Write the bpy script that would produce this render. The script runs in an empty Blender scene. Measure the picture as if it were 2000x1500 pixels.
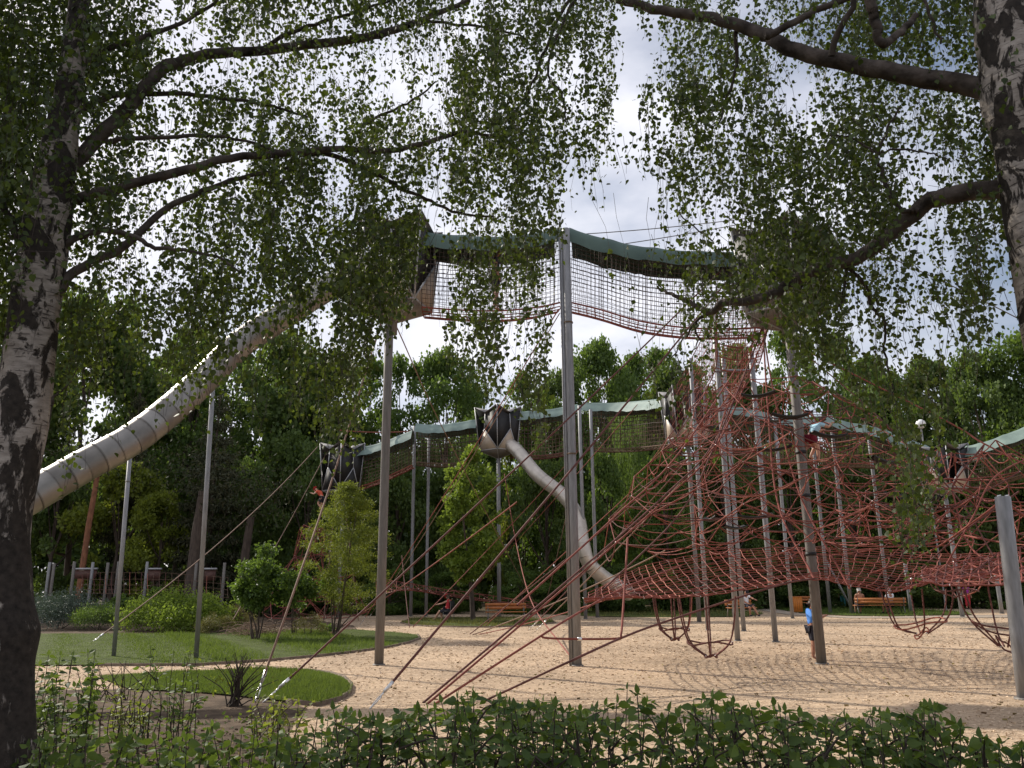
import bpy, math, random
import numpy as np
from mathutils import Vector, Matrix
from mathutils.geometry import tessellate_polygon
random.seed(11)
rng = np.random.default_rng(11)
SC = bpy.context.scene
COL = SC.collection
R = math.radians

# ------------------------------------------------------------------ camera
CAM = np.array([0.0, 0.0, 1.6]); F_PX = 1560.0; PITCH = R(14.24); ROLL = 0.0086
_f = np.array([0, math.cos(PITCH), math.sin(PITCH)]); _u0 = np.array([0, -math.sin(PITCH), math.cos(PITCH)]); _r0 = np.array([1.0, 0, 0])
C_R = _r0*math.cos(ROLL) - _u0*math.sin(ROLL); C_U = _u0*math.cos(ROLL) + _r0*math.sin(ROLL); C_F = _f
cd = bpy.data.cameras.new('camera'); cam = bpy.data.objects.new('camera', cd); COL.objects.link(cam)
cd.sensor_width = 36; cd.lens = 36*F_PX/2000; cd.clip_start = 0.05; cd.clip_end = 2000
M = Matrix.Identity(4)
for i in range(3):
    M[i][0] = C_R[i]; M[i][1] = C_U[i]; M[i][2] = -C_F[i]; M[i][3] = CAM[i]
cam.matrix_world = M
SC.camera = cam

# ------------------------------------------------------------------ light
SUN_EL = R(36); SUN_AZ = R(-50)          # azimuth from +Y towards +X
W = bpy.data.worlds.new('World'); SC.world = W; W.use_nodes = True
nt = W.node_tree; nt.nodes.clear()
wo = nt.nodes.new('ShaderNodeOutputWorld'); bg = nt.nodes.new('ShaderNodeBackground')
sky = nt.nodes.new('ShaderNodeTexSky'); sky.sky_type = 'NISHITA'; sky.sun_disc = False
sky.sun_elevation = SUN_EL; sky.sun_rotation = SUN_AZ; sky.dust_density = 2.0; sky.air_density = 1.0
tc = nt.nodes.new('ShaderNodeTexCoord'); mp = nt.nodes.new('ShaderNodeMapping'); mp.inputs['Scale'].default_value = (1, 1, 2.2)
nz = nt.nodes.new('ShaderNodeTexNoise'); nz.inputs['Scale'].default_value = 2.3; nz.inputs['Detail'].default_value = 7; nz.inputs['Roughness'].default_value = 0.55
cr = nt.nodes.new('ShaderNodeValToRGB'); cr.color_ramp.elements[0].position = 0.30; cr.color_ramp.elements[1].position = 0.60
nz2 = nt.nodes.new('ShaderNodeTexNoise'); nz2.inputs['Scale'].default_value = 5; nz2.inputs['Detail'].default_value = 6
cc = nt.nodes.new('ShaderNodeValToRGB'); cc.color_ramp.elements[0].position = 0.3; cc.color_ramp.elements[1].position = 0.7
cc.color_ramp.elements[0].color = (7.0, 7.2, 8.3, 1); cc.color_ramp.elements[1].color = (10.2, 10.2, 10.8, 1)
mx = nt.nodes.new('ShaderNodeMixRGB')
L = nt.links.new
L(tc.outputs['Generated'], mp.inputs['Vector']); L(mp.outputs[0], nz.inputs['Vector']); L(mp.outputs[0], nz2.inputs['Vector'])
L(nz.outputs['Fac'], cr.inputs[0]); L(nz2.outputs['Fac'], cc.inputs[0]); L(cr.outputs[0], mx.inputs[0])
L(sky.outputs[0], mx.inputs[1]); L(cc.outputs[0], mx.inputs[2]); L(mx.outputs[0], bg.inputs[0]); L(bg.outputs[0], wo.inputs[0])
bg.inputs[1].default_value = 0.10
sd = bpy.data.lights.new('sun', 'SUN'); so = bpy.data.objects.new('sun', sd); COL.objects.link(so)
sd.energy = 4.8; sd.angle = R(0.8); sd.color = (1.0, 0.93, 0.82)
_sun = Vector((math.sin(SUN_AZ)*math.cos(SUN_EL), math.cos(SUN_AZ)*math.cos(SUN_EL), math.sin(SUN_EL)))
so.rotation_euler = _sun.to_track_quat('Z', 'Y').to_euler()
SC.view_settings.view_transform = 'Standard'; SC.view_settings.look = 'None'; SC.view_settings.gamma = 1
SC.view_settings.use_curve_mapping = False; SC.view_settings.exposure = 0.16
SC.render.engine = 'CYCLES'; SC.cycles.max_bounces = 8; SC.cycles.transparent_max_bounces = 8

# ------------------------------------------------------------------ pixel <-> place
def ray(px, py):
    return C_F + C_R*((px-1000)/F_PX) + C_U*((750-py)/F_PX)
def at(px, py, Y):
    d = ray(px, py); return CAM + d*(Y/d[1])
def gp(px, py, z=0.0):
    d = ray(px, py); return CAM + d*((z-CAM[2])/d[2])
def xg(px, Y):                     # ground point under pixel column px at depth Y
    x = 0.0
    for _ in range(3):
        p = np.array([x, Y, 0]) - CAM; zc = p@C_F; x += ((px-1000)/F_PX*zc - p@C_R)/C_R[0]
    return np.array([x, Y, 0.0])
def proj(P):
    q = P-CAM; z = q@C_F
    return 1000+F_PX*(q@C_R)/z, 750-F_PX*(q@C_U)/z, z
def pxm(Y, px=1.0, z=1.6):         # metres spanned by px pixels at depth Y
    return px*(Y*math.cos(PITCH)+(z-1.6)*math.sin(PITCH))/F_PX
def vnoise(x, seed=0):             # smooth 1-D noise
    i = np.floor(x).astype(int); f = x-i; f = f*f*(3-2*f)
    h = lambda k: np.modf(np.abs(np.sin((k+seed*57)*12.9898)*43758.5453))[0]*2-1
    return h(i)*(1-f)+h(i+1)*f

# ------------------------------------------------------------------ materials
MATS = {}
def _mat(name):
    m = bpy.data.materials.new(name); m.use_nodes = True; MATS[name] = m
    return m, m.node_tree, m.node_tree.nodes['Principled BSDF']
def mat(name, col, rough=0.6, metal=0.0, var=0.25, scale=6.0, bump=0.0, bscale=None, spec=0.4, stretch=(1, 1, 1), col2=None):
    m, t, b = _mat(name); n = t.nodes.new; l = t.links.new
    tcn = n('ShaderNodeTexCoord'); mpn = n('ShaderNodeMapping'); mpn.inputs['Scale'].default_value = stretch
    l(tcn.outputs['Object'], mpn.inputs[0])
    no = n('ShaderNodeTexNoise'); no.inputs['Scale'].default_value = scale; no.inputs['Detail'].default_value = 6
    l(mpn.outputs[0], no.inputs['Vector'])
    rp = n('ShaderNodeValToRGB'); a = np.array(col); c2 = np.array(col2) if col2 else a*(1+var)
    rp.color_ramp.elements[0].position = 0.3; rp.color_ramp.elements[1].position = 0.7
    rp.color_ramp.elements[0].color = (*np.clip(a*(1-var), 0, 1), 1); rp.color_ramp.elements[1].color = (*np.clip(c2, 0, 1), 1)
    l(no.outputs['Fac'], rp.inputs[0]); l(rp.outputs[0], b.inputs['Base Color'])
    b.inputs['Roughness'].default_value = rough; b.inputs['Metallic'].default_value = metal; b.inputs['Specular IOR Level'].default_value = spec
    if bump:
        n2 = n('ShaderNodeTexNoise'); n2.inputs['Scale'].default_value = bscale or scale*4; n2.inputs['Detail'].default_value = 5
        l(mpn.outputs[0], n2.inputs['Vector'])
        bn = n('ShaderNodeBump'); bn.inputs['Strength'].default_value = bump; bn.inputs['Distance'].default_value = 0.02
        l(n2.outputs['Fac'], bn.inputs['Height']); l(bn.outputs[0], b.inputs['Normal'])
    return m
def leafmat(name, c0, c1, tr, trfac=0.45, rough=0.55):
    m, t, b = _mat(name); n = t.nodes.new; l = t.links.new
    at_ = n('ShaderNodeAttribute'); at_.attribute_name = 'tint'
    rp = n('ShaderNodeValToRGB'); rp.color_ramp.elements[0].color = (*c0, 1); rp.color_ramp.elements[1].color = (*c1, 1)
    l(at_.outputs['Fac'], rp.inputs[0]); l(rp.outputs[0], b.inputs['Base Color'])
    b.inputs['Roughness'].default_value = rough; b.inputs['Specular IOR Level'].default_value = 0.3
    tb = n('ShaderNodeBsdfTranslucent'); rt = n('ShaderNodeValToRGB')
    rt.color_ramp.elements[0].color = (*[v*0.7 for v in tr], 1); rt.color_ramp.elements[1].color = (*tr, 1)
    l(at_.outputs['Fac'], rt.inputs[0]); l(rt.outputs[0], tb.inputs[0])
    ms = n('ShaderNodeMixShader'); ms.inputs[0].default_value = trfac
    l(b.outputs[0], ms.inputs[1]); l(tb.outputs[0], ms.inputs[2]); l(ms.outputs[0], t.nodes['Material Output'].inputs[0])
    return m
def tintmat(name, c0, c1, rough=0.8):
    m, t, b = _mat(name); n = t.nodes.new; l = t.links.new
    at_ = n('ShaderNodeAttribute'); at_.attribute_name = 'tint'
    rp = n('ShaderNodeValToRGB'); rp.color_ramp.elements[0].color = (*c0, 1); rp.color_ramp.elements[1].color = (*c1, 1)
    l(at_.outputs['Fac'], rp.inputs[0]); l(rp.outputs[0], b.inputs['Base Color']); b.inputs['Roughness'].default_value = rough
    b.inputs['Specular IOR Level'].default_value = 0.2
    return m

def gravel_material():
    m, t, b = _mat('gravel'); n = t.nodes.new; l = t.links.new
    g = n('ShaderNodeNewGeometry')
    n1 = n('ShaderNodeTexNoise'); n1.inputs['Scale'].default_value = 0.35; n1.inputs['Detail'].default_value = 6; l(g.outputs['Position'], n1.inputs['Vector'])
    mp_ = n('ShaderNodeMapping'); mp_.inputs['Scale'].default_value = (14, 22, 20); l(g.outputs['Position'], mp_.inputs[0])
    n2 = n('ShaderNodeTexVoronoi'); n2.inputs['Scale'].default_value = 1.4; l(mp_.outputs[0], n2.inputs['Vector'])
    n3 = n('ShaderNodeTexNoise'); n3.inputs['Scale'].default_value = 3.0; n3.inputs['Detail'].default_value = 8; n3.inputs['Roughness'].default_value = 0.7; l(g.outputs['Position'], n3.inputs['Vector'])
    r1 = n('ShaderNodeValToRGB'); e = r1.color_ramp.elements
    e[0].position = 0.15; e[0].color = (0.42, 0.305, 0.205, 1); e[1].position = 0.85; e[1].color = (0.70, 0.525, 0.36, 1)
    mm = n('ShaderNodeMixRGB'); mm.inputs[0].default_value = 0.55; l(n2.outputs['Color'], mm.inputs[1]); l(n3.outputs['Fac'], mm.inputs[2])
    l(mm.outputs[0], r1.inputs[0])
    r2 = n('ShaderNodeValToRGB'); r2.color_ramp.elements[0].position = 0.3; r2.color_ramp.elements[0].color = (0.64, 0.64, 0.65, 1); r2.color_ramp.elements[1].position = 0.65
    l(n1.outputs['Fac'], r2.inputs[0])
    mu = n('ShaderNodeMixRGB'); mu.blend_type = 'MULTIPLY'; mu.inputs[0].default_value = 1; l(r1.outputs[0], mu.inputs[1]); l(r2.outputs[0], mu.inputs[2])
    l(mu.outputs[0], b.inputs['Base Color']); b.inputs['Roughness'].default_value = 0.9; b.inputs['Specular IOR Level'].default_value = 0.1
    bn = n('ShaderNodeBump'); bn.inputs['Strength'].default_value = 0.9; bn.inputs['Distance'].default_value = 0.04
    l(mm.outputs[0], bn.inputs['Height'])
    mp2 = n('ShaderNodeMapping'); mp2.inputs['Scale'].default_value = (1.1, 3.2, 1); l(g.outputs['Position'], mp2.inputs[0])
    n4 = n('ShaderNodeTexNoise'); n4.inputs['Scale'].default_value = 1.2; n4.inputs['Detail'].default_value = 7; n4.inputs['Roughness'].default_value = .6; l(mp2.outputs[0], n4.inputs['Vector'])
    b2 = n('ShaderNodeBump'); b2.inputs['Strength'].default_value = 0.8; b2.inputs['Distance'].default_value = 0.16; l(n4.outputs['Fac'], b2.inputs['Height']); l(bn.outputs[0], b2.inputs['Normal']); l(b2.outputs[0], b.inputs['Normal'])
    return m
def bark_material():
    m, t, b = _mat('birch_bark'); n = t.nodes.new; l = t.links.new
    tcn = n('ShaderNodeTexCoord'); P = tcn.outputs['Object']
    def noise(scale, st, detail=6, rough=0.6, dist=0.0):
        mp_ = n('ShaderNodeMapping'); mp_.inputs['Scale'].default_value = st; l(P, mp_.inputs[0])
        x = n('ShaderNodeTexNoise'); x.inputs['Scale'].default_value = scale; x.inputs['Detail'].default_value = detail
        x.inputs['Roughness'].default_value = rough; x.inputs['Distortion'].default_value = dist
        l(mp_.outputs[0], x.inputs['Vector']); return x.outputs['Fac']
    def ramp(src, p0, p1, c0=(0, 0, 0, 1), c1=(1, 1, 1, 1)):
        r = n('ShaderNodeValToRGB'); r.color_ramp.elements[0].position = p0; r.color_ramp.elements[1].position = p1
        r.color_ramp.elements[0].color = c0; r.color_ramp.elements[1].color = c1; l(src, r.inputs[0]); return r.outputs[0]
    def math_(op, a, c):
        x = n('ShaderNodeMath'); x.operation = op; x.use_clamp = True
        for i, v in enumerate((a, c)):
            if isinstance(v, (int, float)): x.inputs[i].default_value = v
            else: l(v, x.inputs[i])
        return x.outputs[0]
    pale = ramp(noise(9, (1, 1, 3)), 0.3, 0.75, (0.20, 0.17, 0.145, 1), (0.44, 0.39, 0.345, 1))
    patch = ramp(noise(4.2, (1.3, 1.3, 0.75), 8, 0.62, 0.6), 0.495, 0.525)          # big black diamonds
    lent = ramp(noise(7, (1, 1, 9), 4, 0.5), 0.62, 0.66)                            # lenticels
    sx = n('ShaderNodeSeparateXYZ'); l(P, sx.inputs[0])
    hgt = n('ShaderNodeMapRange'); hgt.inputs[1].default_value = 1.4; hgt.inputs[2].default_value = 3.2; hgt.inputs[3].default_value = 0.24; hgt.inputs[4].default_value = 0.0
    l(sx.outputs[2], hgt.inputs[0])
    low = ramp(math_('ADD', noise(5.5, (1.6, 1.6, 0.55), 8, 0.65), hgt.outputs[0]), 0.60, 0.66)
    dark = math_('MAXIMUM', math_('MAXIMUM', patch, math_('MULTIPLY', lent, 0.75)), low)
    mxn = n('ShaderNodeMixRGB'); l(dark, mxn.inputs[0]); l(pale, mxn.inputs[1])
    dk = ramp(noise(20, (1, 1, 1)), 0.3, 0.7, (0.016, 0.013, 0.011, 1), (0.05, 0.04, 0.033, 1)); l(dk, mxn.inputs[2])
    l(mxn.outputs[0], b.inputs['Base Color']); b.inputs['Roughness'].default_value = 0.8; b.inputs['Specular IOR Level'].default_value = 0.2
    bn = n('ShaderNodeBump'); bn.inputs['Strength'].default_value = 0.8; bn.inputs['Distance'].default_value = 0.03; bn.invert = True
    l(dark, bn.inputs['Height'])
    bn2 = n('ShaderNodeBump'); bn2.inputs['Strength'].default_value = 0.5; bn2.inputs['Distance'].default_value = 0.01
    l(noise(45, (1, 1, 2.5)), bn2.inputs['Height']); l(bn.outputs[0], bn2.inputs['Normal']); l(bn2.outputs[0], b.inputs['Normal'])
    return m

m_gravel = gravel_material(); m_birch = bark_material()
m_branch = mat('branch_bark', (0.040, 0.031, 0.025), 0.85, var=0.5, scale=7, bump=0.6, bscale=30, spec=0.2, col2=(0.13, 0.105, 0.09))
m_soil = mat('soil', (0.10, 0.072, 0.05), 0.95, var=0.5, scale=3, bump=0.8, bscale=30, spec=0.1)
m_ground = mat('forest_floor', (0.055, 0.055, 0.028), 0.95, var=0.5, scale=0.6, bump=0.6, bscale=8, spec=0.1, col2=(0.12, 0.09, 0.05))
m_lawn = mat('lawn_soil', (0.062, 0.080, 0.022), 0.9, var=0.35, scale=2, bump=0.8, bscale=40, spec=0.1)
m_path = mat('path', (0.36, 0.30, 0.24), 0.9, var=0.2, scale=3, bump=0.3, spec=0.1)
m_kerb = mat('kerb', (0.16, 0.115, 0.08), 0.85, var=0.35, scale=5, bump=0.4)
m_steel = mat('galvanised_steel', (0.24, 0.24, 0.245), 0.48, 0.35, var=0.18, scale=7, stretch=(4, 4, 0.6), bump=0.05)
m_steel2 = mat('weathered_steel', (0.17, 0.155, 0.14), 0.6, 0.2, var=0.2, scale=6, stretch=(4, 4, 0.5), bump=0.08)
m_frame = mat('steel_frame', (0.36, 0.36, 0.37), 0.45, 0.4, var=0.12)
m_stain = mat('stainless_steel', (0.22, 0.205, 0.185), 0.52, 0.9, var=0.2, scale=3, stretch=(1, 1, 1))
m_stain3 = mat('brighter_stainless_steel', (0.28, 0.265, 0.245), 0.48, 0.9, var=0.18, scale=3)
m_stain2 = mat('pale_stainless_steel', (0.54, 0.49, 0.43), 0.42, 0.55, var=0.12, scale=3)
m_bright = mat('ferrule_metal', (0.75, 0.74, 0.72), 0.3, 0.7, var=0.1)
m_rope = mat('red_rope', (0.235, 0.062, 0.044), 0.75, var=0.3, scale=9, bump=0.5, bscale=120)
m_rope2 = mat('dark_red_rope', (0.13, 0.045, 0.036), 0.75, var=0.3, scale=8, bump=0.5, bscale=120)
m_rope4 = mat('faded_rope', (0.36, 0.125, 0.085), 0.8, var=0.25, scale=9)
m_rope3 = mat('brown_rope', (0.20, 0.12, 0.085), 0.8, var=0.25, scale=8)
m_net = mat('dark_net_cord', (0.075, 0.058, 0.05), 0.85, var=0.3, scale=9)
m_net2 = mat('brown_net_cord', (0.115, 0.070, 0.045), 0.85, var=0.3, scale=9)
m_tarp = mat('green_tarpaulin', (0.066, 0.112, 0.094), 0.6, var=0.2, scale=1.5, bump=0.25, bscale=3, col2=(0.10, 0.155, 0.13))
m_tarp_lit = mat('sunlit_green_tarpaulin', (0.15, 0.215, 0.19), 0.6, var=0.2, scale=1.2, bump=0.25, bscale=3, col2=(0.21, 0.285, 0.25))  # lighter copy of the tarpaulin, sunlight on the far canopies put into its colour
m_tarp2 = mat('grey_tarpaulin', (0.19, 0.18, 0.18), 0.6, var=0.2, scale=2)
m_black = mat('black_rubber', (0.018, 0.017, 0.017), 0.6, var=0.3)
m_beige = mat('beige_panel', (0.42, 0.34, 0.26), 0.5, var=0.08, scale=2)
m_wood = mat('orange_brown_wood', (0.42, 0.15, 0.045), 0.5, var=0.3, scale=3, stretch=(1, 12, 12), bump=0.1)
m_orange = mat('orange_wood', (0.62, 0.21, 0.035), 0.5, var=0.15, scale=5)
m_twig = mat('twig', (0.045, 0.033, 0.025), 0.85, var=0.4, scale=9)
m_trunk = mat('brown_bark', (0.075, 0.055, 0.042), 0.9, var=0.4, scale=4, stretch=(3, 3, 0.7), bump=0.6)
m_pine = mat('pine_bark', (0.22, 0.095, 0.05), 0.9, var=0.35, scale=4, stretch=(2, 2, 0.8), bump=0.6)
m_dry = mat('dry_twig', (0.20, 0.13, 0.085), 0.9, var=0.4, scale=6)
m_skin = mat('skin', (0.50, 0.27, 0.18), 0.55, var=0.06)
m_skin2 = mat('tanned_skin', (0.36, 0.17, 0.105), 0.55, var=0.06)
m_hair = mat('brown_hair', (0.07, 0.04, 0.022), 0.6); m_grey = mat('grey_hair', (0.45, 0.43, 0.41), 0.7)
def cloth(n, c): return mat(n, c, 0.85, var=0.12, scale=10, spec=0.15)
lf_birch = leafmat('birch_leaf', (0.012, 0.024, 0.008), (0.050, 0.076, 0.017), (0.22, 0.30, 0.028), 0.23)
lf_hedge = leafmat('hedge_leaf', (0.030, 0.062, 0.018), (0.105, 0.155, 0.032), (0.20, 0.29, 0.032), 0.33, 0.62)
lf_dark = leafmat('dark_tree_leaf', (0.036, 0.066, 0.020), (0.118, 0.172, 0.044), (0.19, 0.28, 0.04), 0.35)
lf_mid = leafmat('mid_tree_leaf', (0.038, 0.075, 0.018), (0.12, 0.18, 0.040), (0.20, 0.31, 0.04), 0.36)
lf_yel = leafmat('yellow_green_leaf', (0.075, 0.10, 0.015), (0.20, 0.24, 0.03), (0.32, 0.38, 0.04), 0.38)
lf_bright = leafmat('bright_green_leaf', (0.075, 0.115, 0.02), (0.20, 0.27, 0.04), (0.32, 0.44, 0.05), 0.40)
lf_con = leafmat('conifer_needle', (0.020, 0.030, 0.013), (0.070, 0.065, 0.030), (0.06, 0.07, 0.02), 0.15, 0.7)
lf_silver = leafmat('silvery_leaf', (0.045, 0.065, 0.05), (0.15, 0.19, 0.15), (0.08, 0.12, 0.06), 0.2, 0.45)
lf_dry = leafmat('dry_leaf', (0.10, 0.10, 0.03), (0.26, 0.22, 0.08), (0.25, 0.24, 0.06), 0.3)
lf_grass = leafmat('grass_blade', (0.050, 0.088, 0.016), (0.130, 0.185, 0.034), (0.21, 0.29, 0.04), 0.33, 0.75)
lf_grass2 = leafmat('dry_grass_blade', (0.10, 0.11, 0.03), (0.24, 0.22, 0.07), (0.26, 0.27, 0.05), 0.3)
m_chip = tintmat('wood_chip', (0.43, 0.32, 0.22), (0.68, 0.52, 0.365), 0.9)

# ------------------------------------------------------------------ mesh building
def mesh_np(name, V, Q=None, T=None, mat_=None, smooth=False, tint=None):
    me = bpy.data.meshes.new(name); V = np.asarray(V, np.float32); me.vertices.add(len(V)); me.vertices.foreach_set('co', V.ravel())
    Q = np.zeros((0, 4), np.int32) if Q is None or len(Q) == 0 else np.asarray(Q, np.int32)
    T = np.zeros((0, 3), np.int32) if T is None or len(T) == 0 else np.asarray(T, np.int32)
    nl = Q.size+T.size; me.loops.add(nl); me.loops.foreach_set('vertex_index', np.concatenate([Q.ravel(), T.ravel()]))
    me.polygons.add(len(Q)+len(T))
    st = np.concatenate([np.arange(len(Q))*4, Q.size+np.arange(len(T))*3]).astype(np.int32)
    me.polygons.foreach_set('loop_start', st)
    if smooth: me.polygons.foreach_set('use_smooth', np.ones(len(st), bool))
    me.update(calc_edges=True); me.validate()
    if mat_: me.materials.append(mat_)
    if tint is not None:
        a = me.attributes.new('tint', 'FLOAT', 'POINT'); a.data.foreach_set('value', np.asarray(tint, np.float32))
    return me
def tag(o, label=None, cat=None, group=None, kind=None):
    if label: o['label'] = label
    if cat: o['category'] = cat
    if group: o['group'] = group
    if kind: o['kind'] = kind
    return o
def link(name, me, parent=None):
    o = bpy.data.objects.new(name, me); COL.objects.link(o)
    if parent is not None:
        o.parent = parent
    return o
def thing(name, label, cat, loc=(0, 0, 0), rz=0.0, group=None):
    o = bpy.data.objects.new(name, None); COL.objects.link(o); o.empty_display_size = 0.2
    o.location = loc; o.rotation_euler = (0, 0, rz); return tag(o, label, cat, group)
def frames(pts):
    P = np.asarray(pts, float); t = np.gradient(P, axis=0); t /= np.maximum(np.linalg.norm(t, axis=1, keepdims=True), 1e-9)
    m = np.abs(t.mean(0)); ref = np.array([0, 0, 1.0]) if m[2] < 0.8*np.linalg.norm(t.mean(0))+1e-9 else np.array([1.0, 0, 0])
    n = np.cross(t, ref); ln = np.linalg.norm(n, axis=1, keepdims=True); n = np.where(ln < 1e-4, np.array([[0, 1.0, 0]]), n/np.maximum(ln, 1e-9))
    b = np.cross(t, n); return P, t, n, b
class MB:
    def __init__(s): s.V = []; s.Q = []; s.T = []; s.k = 0
    def add(s, V, Q=None, T=None):
        V = np.asarray(V, float)
        if Q is not None and len(Q): s.Q.append(np.asarray(Q)+s.k)
        if T is not None and len(T): s.T.append(np.asarray(T)+s.k)
        s.V.append(V); s.k += len(V); return s
    def tube(s, pts, r, n=8, cap=False):
        P, t, N, B = frames(pts); m = len(P); r = np.broadcast_to(np.asarray(r, float), (m,))
        a = np.arange(n)*2*math.pi/n
        ring = P[:, None, :]+r[:, None, None]*(np.cos(a)[None, :, None]*N[:, None, :]+np.sin(a)[None, :, None]*B[:, None, :])
        V = ring.reshape(-1, 3); i = np.arange(m-1)[:, None]*n; j = np.arange(n)[None, :]; j2 = (j+1) % n
        Q = np.stack([i+j, i+j2, i+n+j2, i+n+j], -1).reshape(-1, 4); T = None
        if cap:
            V = np.concatenate([V, P[:1], P[-1:]]); k = m*n; jj = np.arange(n); j3 = (jj+1) % n
            T = np.concatenate([np.stack([np.full(n, k), j3, jj], -1), np.stack([np.full(n, k+1), (m-1)*n+jj, (m-1)*n+j3], -1)])
        return s.add(V, Q, T)
    def seg(s, a, b, r, n=8, cap=True): return s.tube([a, b], r, n, cap)
    def box(s, c, size, rot=None, ax=None):
        h = np.array(size)/2; V = np.array([[x, y, z] for x in (-1, 1) for y in (-1, 1) for z in (-1, 1)])*h
        if rot is not None: V = V@np.array(Matrix.Rotation(rot, 3, ax or 'Z')).T
        return s.add(V+np.array(c), [[0, 1, 3, 2], [4, 6, 7, 5], [0, 4, 5, 1], [2, 3, 7, 6], [0, 2, 6, 4], [1, 5, 7, 3]])
    def grid(s, G, close=False):
        G = np.asarray(G); m, n = G.shape[:2]; i = np.arange(m-1)[:, None]*n; j = np.arange(n-1)[None, :]
        return s.add(G.reshape(-1, 3), np.stack([i+j, i+j+1, i+n+j+1, i+n+j], -1).reshape(-1, 4))
    def plate(s, pts, th):
        P = np.asarray(pts, float); k = len(P); nrm = np.cross(P[1]-P[0], P[2]-P[0]); nrm /= np.linalg.norm(nrm)
        V = np.concatenate([P-nrm*th/2, P+nrm*th/2]); T = []; Q = []
        for i in range(1, k-1): T += [[0, i+1, i], [k, k+i, k+i+1]]
        for i in range(k): Q.append([i, (i+1) % k, k+(i+1) % k, k+i])
        return s.add(V, Q, T)
    def data(s): return (np.concatenate(s.V), np.concatenate(s.Q) if s.Q else None, np.concatenate(s.T) if s.T else None)
    def mesh(s, name, m, smooth=False): return mesh_np(name, *s.data(), mat_=m, smooth=smooth)
    def build(s, name, m, parent=None, smooth=False): return link(name, s.mesh(name, m, smooth), parent)
def norm(v): v = np.asarray(v, float); return v/np.maximum(np.linalg.norm(v, axis=-1, keepdims=True), 1e-9)
def sag(a, b, d, n=8):
    a = np.asarray(a); b = np.asarray(b); t = np.linspace(0, 1, n)[:, None]; p = a*(1-t)+b*t; p[:, 2] -= (4*t*(1-t)*d)[:, 0]; return p
def spline(pts, n=24):
    P = np.asarray(pts, float); m = len(P)
    if m < 3: return P[0]+(P[-1]-P[0])*np.linspace(0, 1, n)[:, None]
    E = np.concatenate([[2*P[0]-P[1]], P, [2*P[-1]-P[-2]]]); out = []
    for u in np.linspace(0, m-1-1e-6, n):
        i = int(u); t = u-i; a, b, c, d = E[i], E[i+1], E[i+2], E[i+3]
        out.append(0.5*((2*b)+(-a+c)*t+(2*a-5*b+4*c-d)*t*t+(-a+3*b-3*c+d)*t**3))
    return np.array(out)
# leaf templates (side, along, normal)
T_BIRCH = (np.array([(0, 0, 0), (-.34, .16, .06), (-.41, .40, .09), (0, 1, 0), (.41, .40, .09), (.34, .16, .06)]), [(0, 3, 2, 1), (0, 5, 4, 3)], None)
T_QUAD = (np.array([(0, 0, 0), (.42, .42, .12), (.03, 1, 0), (-.45, .52, -.06)]), [(0, 1, 2, 3)], None)
T_OVATE = (np.array([(0, 0, 0), (0, .3, -.03), (0, .65, -.02), (0, 1.05, -.10), (-.22, .16, .04), (-.31, .42, .06), (-.2, .72, .01), (.22, .16, .04), (.31, .42, .06), (.2, .72, .01)]),
           [(0, 1, 5, 4), (1, 2, 6, 5), (0, 7, 8, 1), (1, 8, 9, 2)], [(2, 3, 6), (2, 9, 3)])
T_BLADE = (np.array([(-.09, 0, 0), (.09, 0, 0), (0, 1, .12)]), None, [(0, 1, 2)])
T_NARROW = (np.array([(0, 0, 0), (.13, .45, .05), (0, 1, -.05), (-.13, .45, .05)]), [(0, 1, 2, 3)], None)
T_CHIP = (np.array([(-.22, 0, 0), (.22, .05, .06), (.16, 1, 0), (-.2, .92, .1)]), [(0, 1, 2, 3)], None)
def leaf_frames(A, nrm=None):
    A = norm(A); ref = rng.normal(size=A.shape) if nrm is None else nrm
    S = norm(np.cross(A, ref)); return A, S, np.cross(S, A)
def leaves(P, A, size, tpl, nrm=None):
    A, S, N = leaf_frames(A, nrm); t, q, tr = tpl; k = len(t); n = len(P); size = np.broadcast_to(size, (n,))
    V = P[:, None, :]+size[:, None, None]*(t[None, :, 0:1]*S[:, None]+t[None, :, 1:2]*A[:, None]+t[None, :, 2:3]*N[:, None])
    off = (np.arange(n)*k)[:, None, None]
    Q = (np.array(q)[None]+off).reshape(-1, 4) if q else None; T = (np.array(tr)[None]+off).reshape(-1, 3) if tr else None
    return V.reshape(-1, 3), Q, T
def leaf_obj(name, P, A, size, tpl, m, parent=None, nrm=None, tint=None, kind='stuff', smooth=False):
    V, Q, T = leaves(P, A, size, tpl, nrm); k = len(tpl[0])
    ti = np.repeat(rng.random(len(P)) if tint is None else tint, k)
    o = link(name, mesh_np(name, V, Q, T, m, smooth, ti), parent)
    if kind: o['kind'] = kind
    return o
def leaf_parts(P, A, size, tpl, m, parent, tints=4):
    """single leaves as parts: objects that share a few leaf meshes"""
    A, S, N = leaf_frames(A); mes = []
    for k in range(tints):
        mes.append(mesh_np('leaf', tpl[0], tpl[1], tpl[2], m, False, np.full(len(tpl[0]), (k+.5)/tints)))
    for i in range(len(P)):
        o = link('leaf', mes[i % tints], parent); s = size[i] if np.ndim(size) else size; MM = Matrix.Identity(4)
        for r in range(3):
            MM[r][0] = S[i, r]*s; MM[r][1] = A[i, r]*s; MM[r][2] = N[i, r]*s; MM[r][3] = P[i, r]
        o.matrix_local = MM
def poly_sheet(name, pts, z, m, kind='structure', res=None):
    P = [Vector((p[0], p[1], z)) for p in pts]; tri = tessellate_polygon([P])
    return tag(link(name, mesh_np(name, [tuple(p) for p in P], None, tri, m)), kind=kind)
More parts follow.
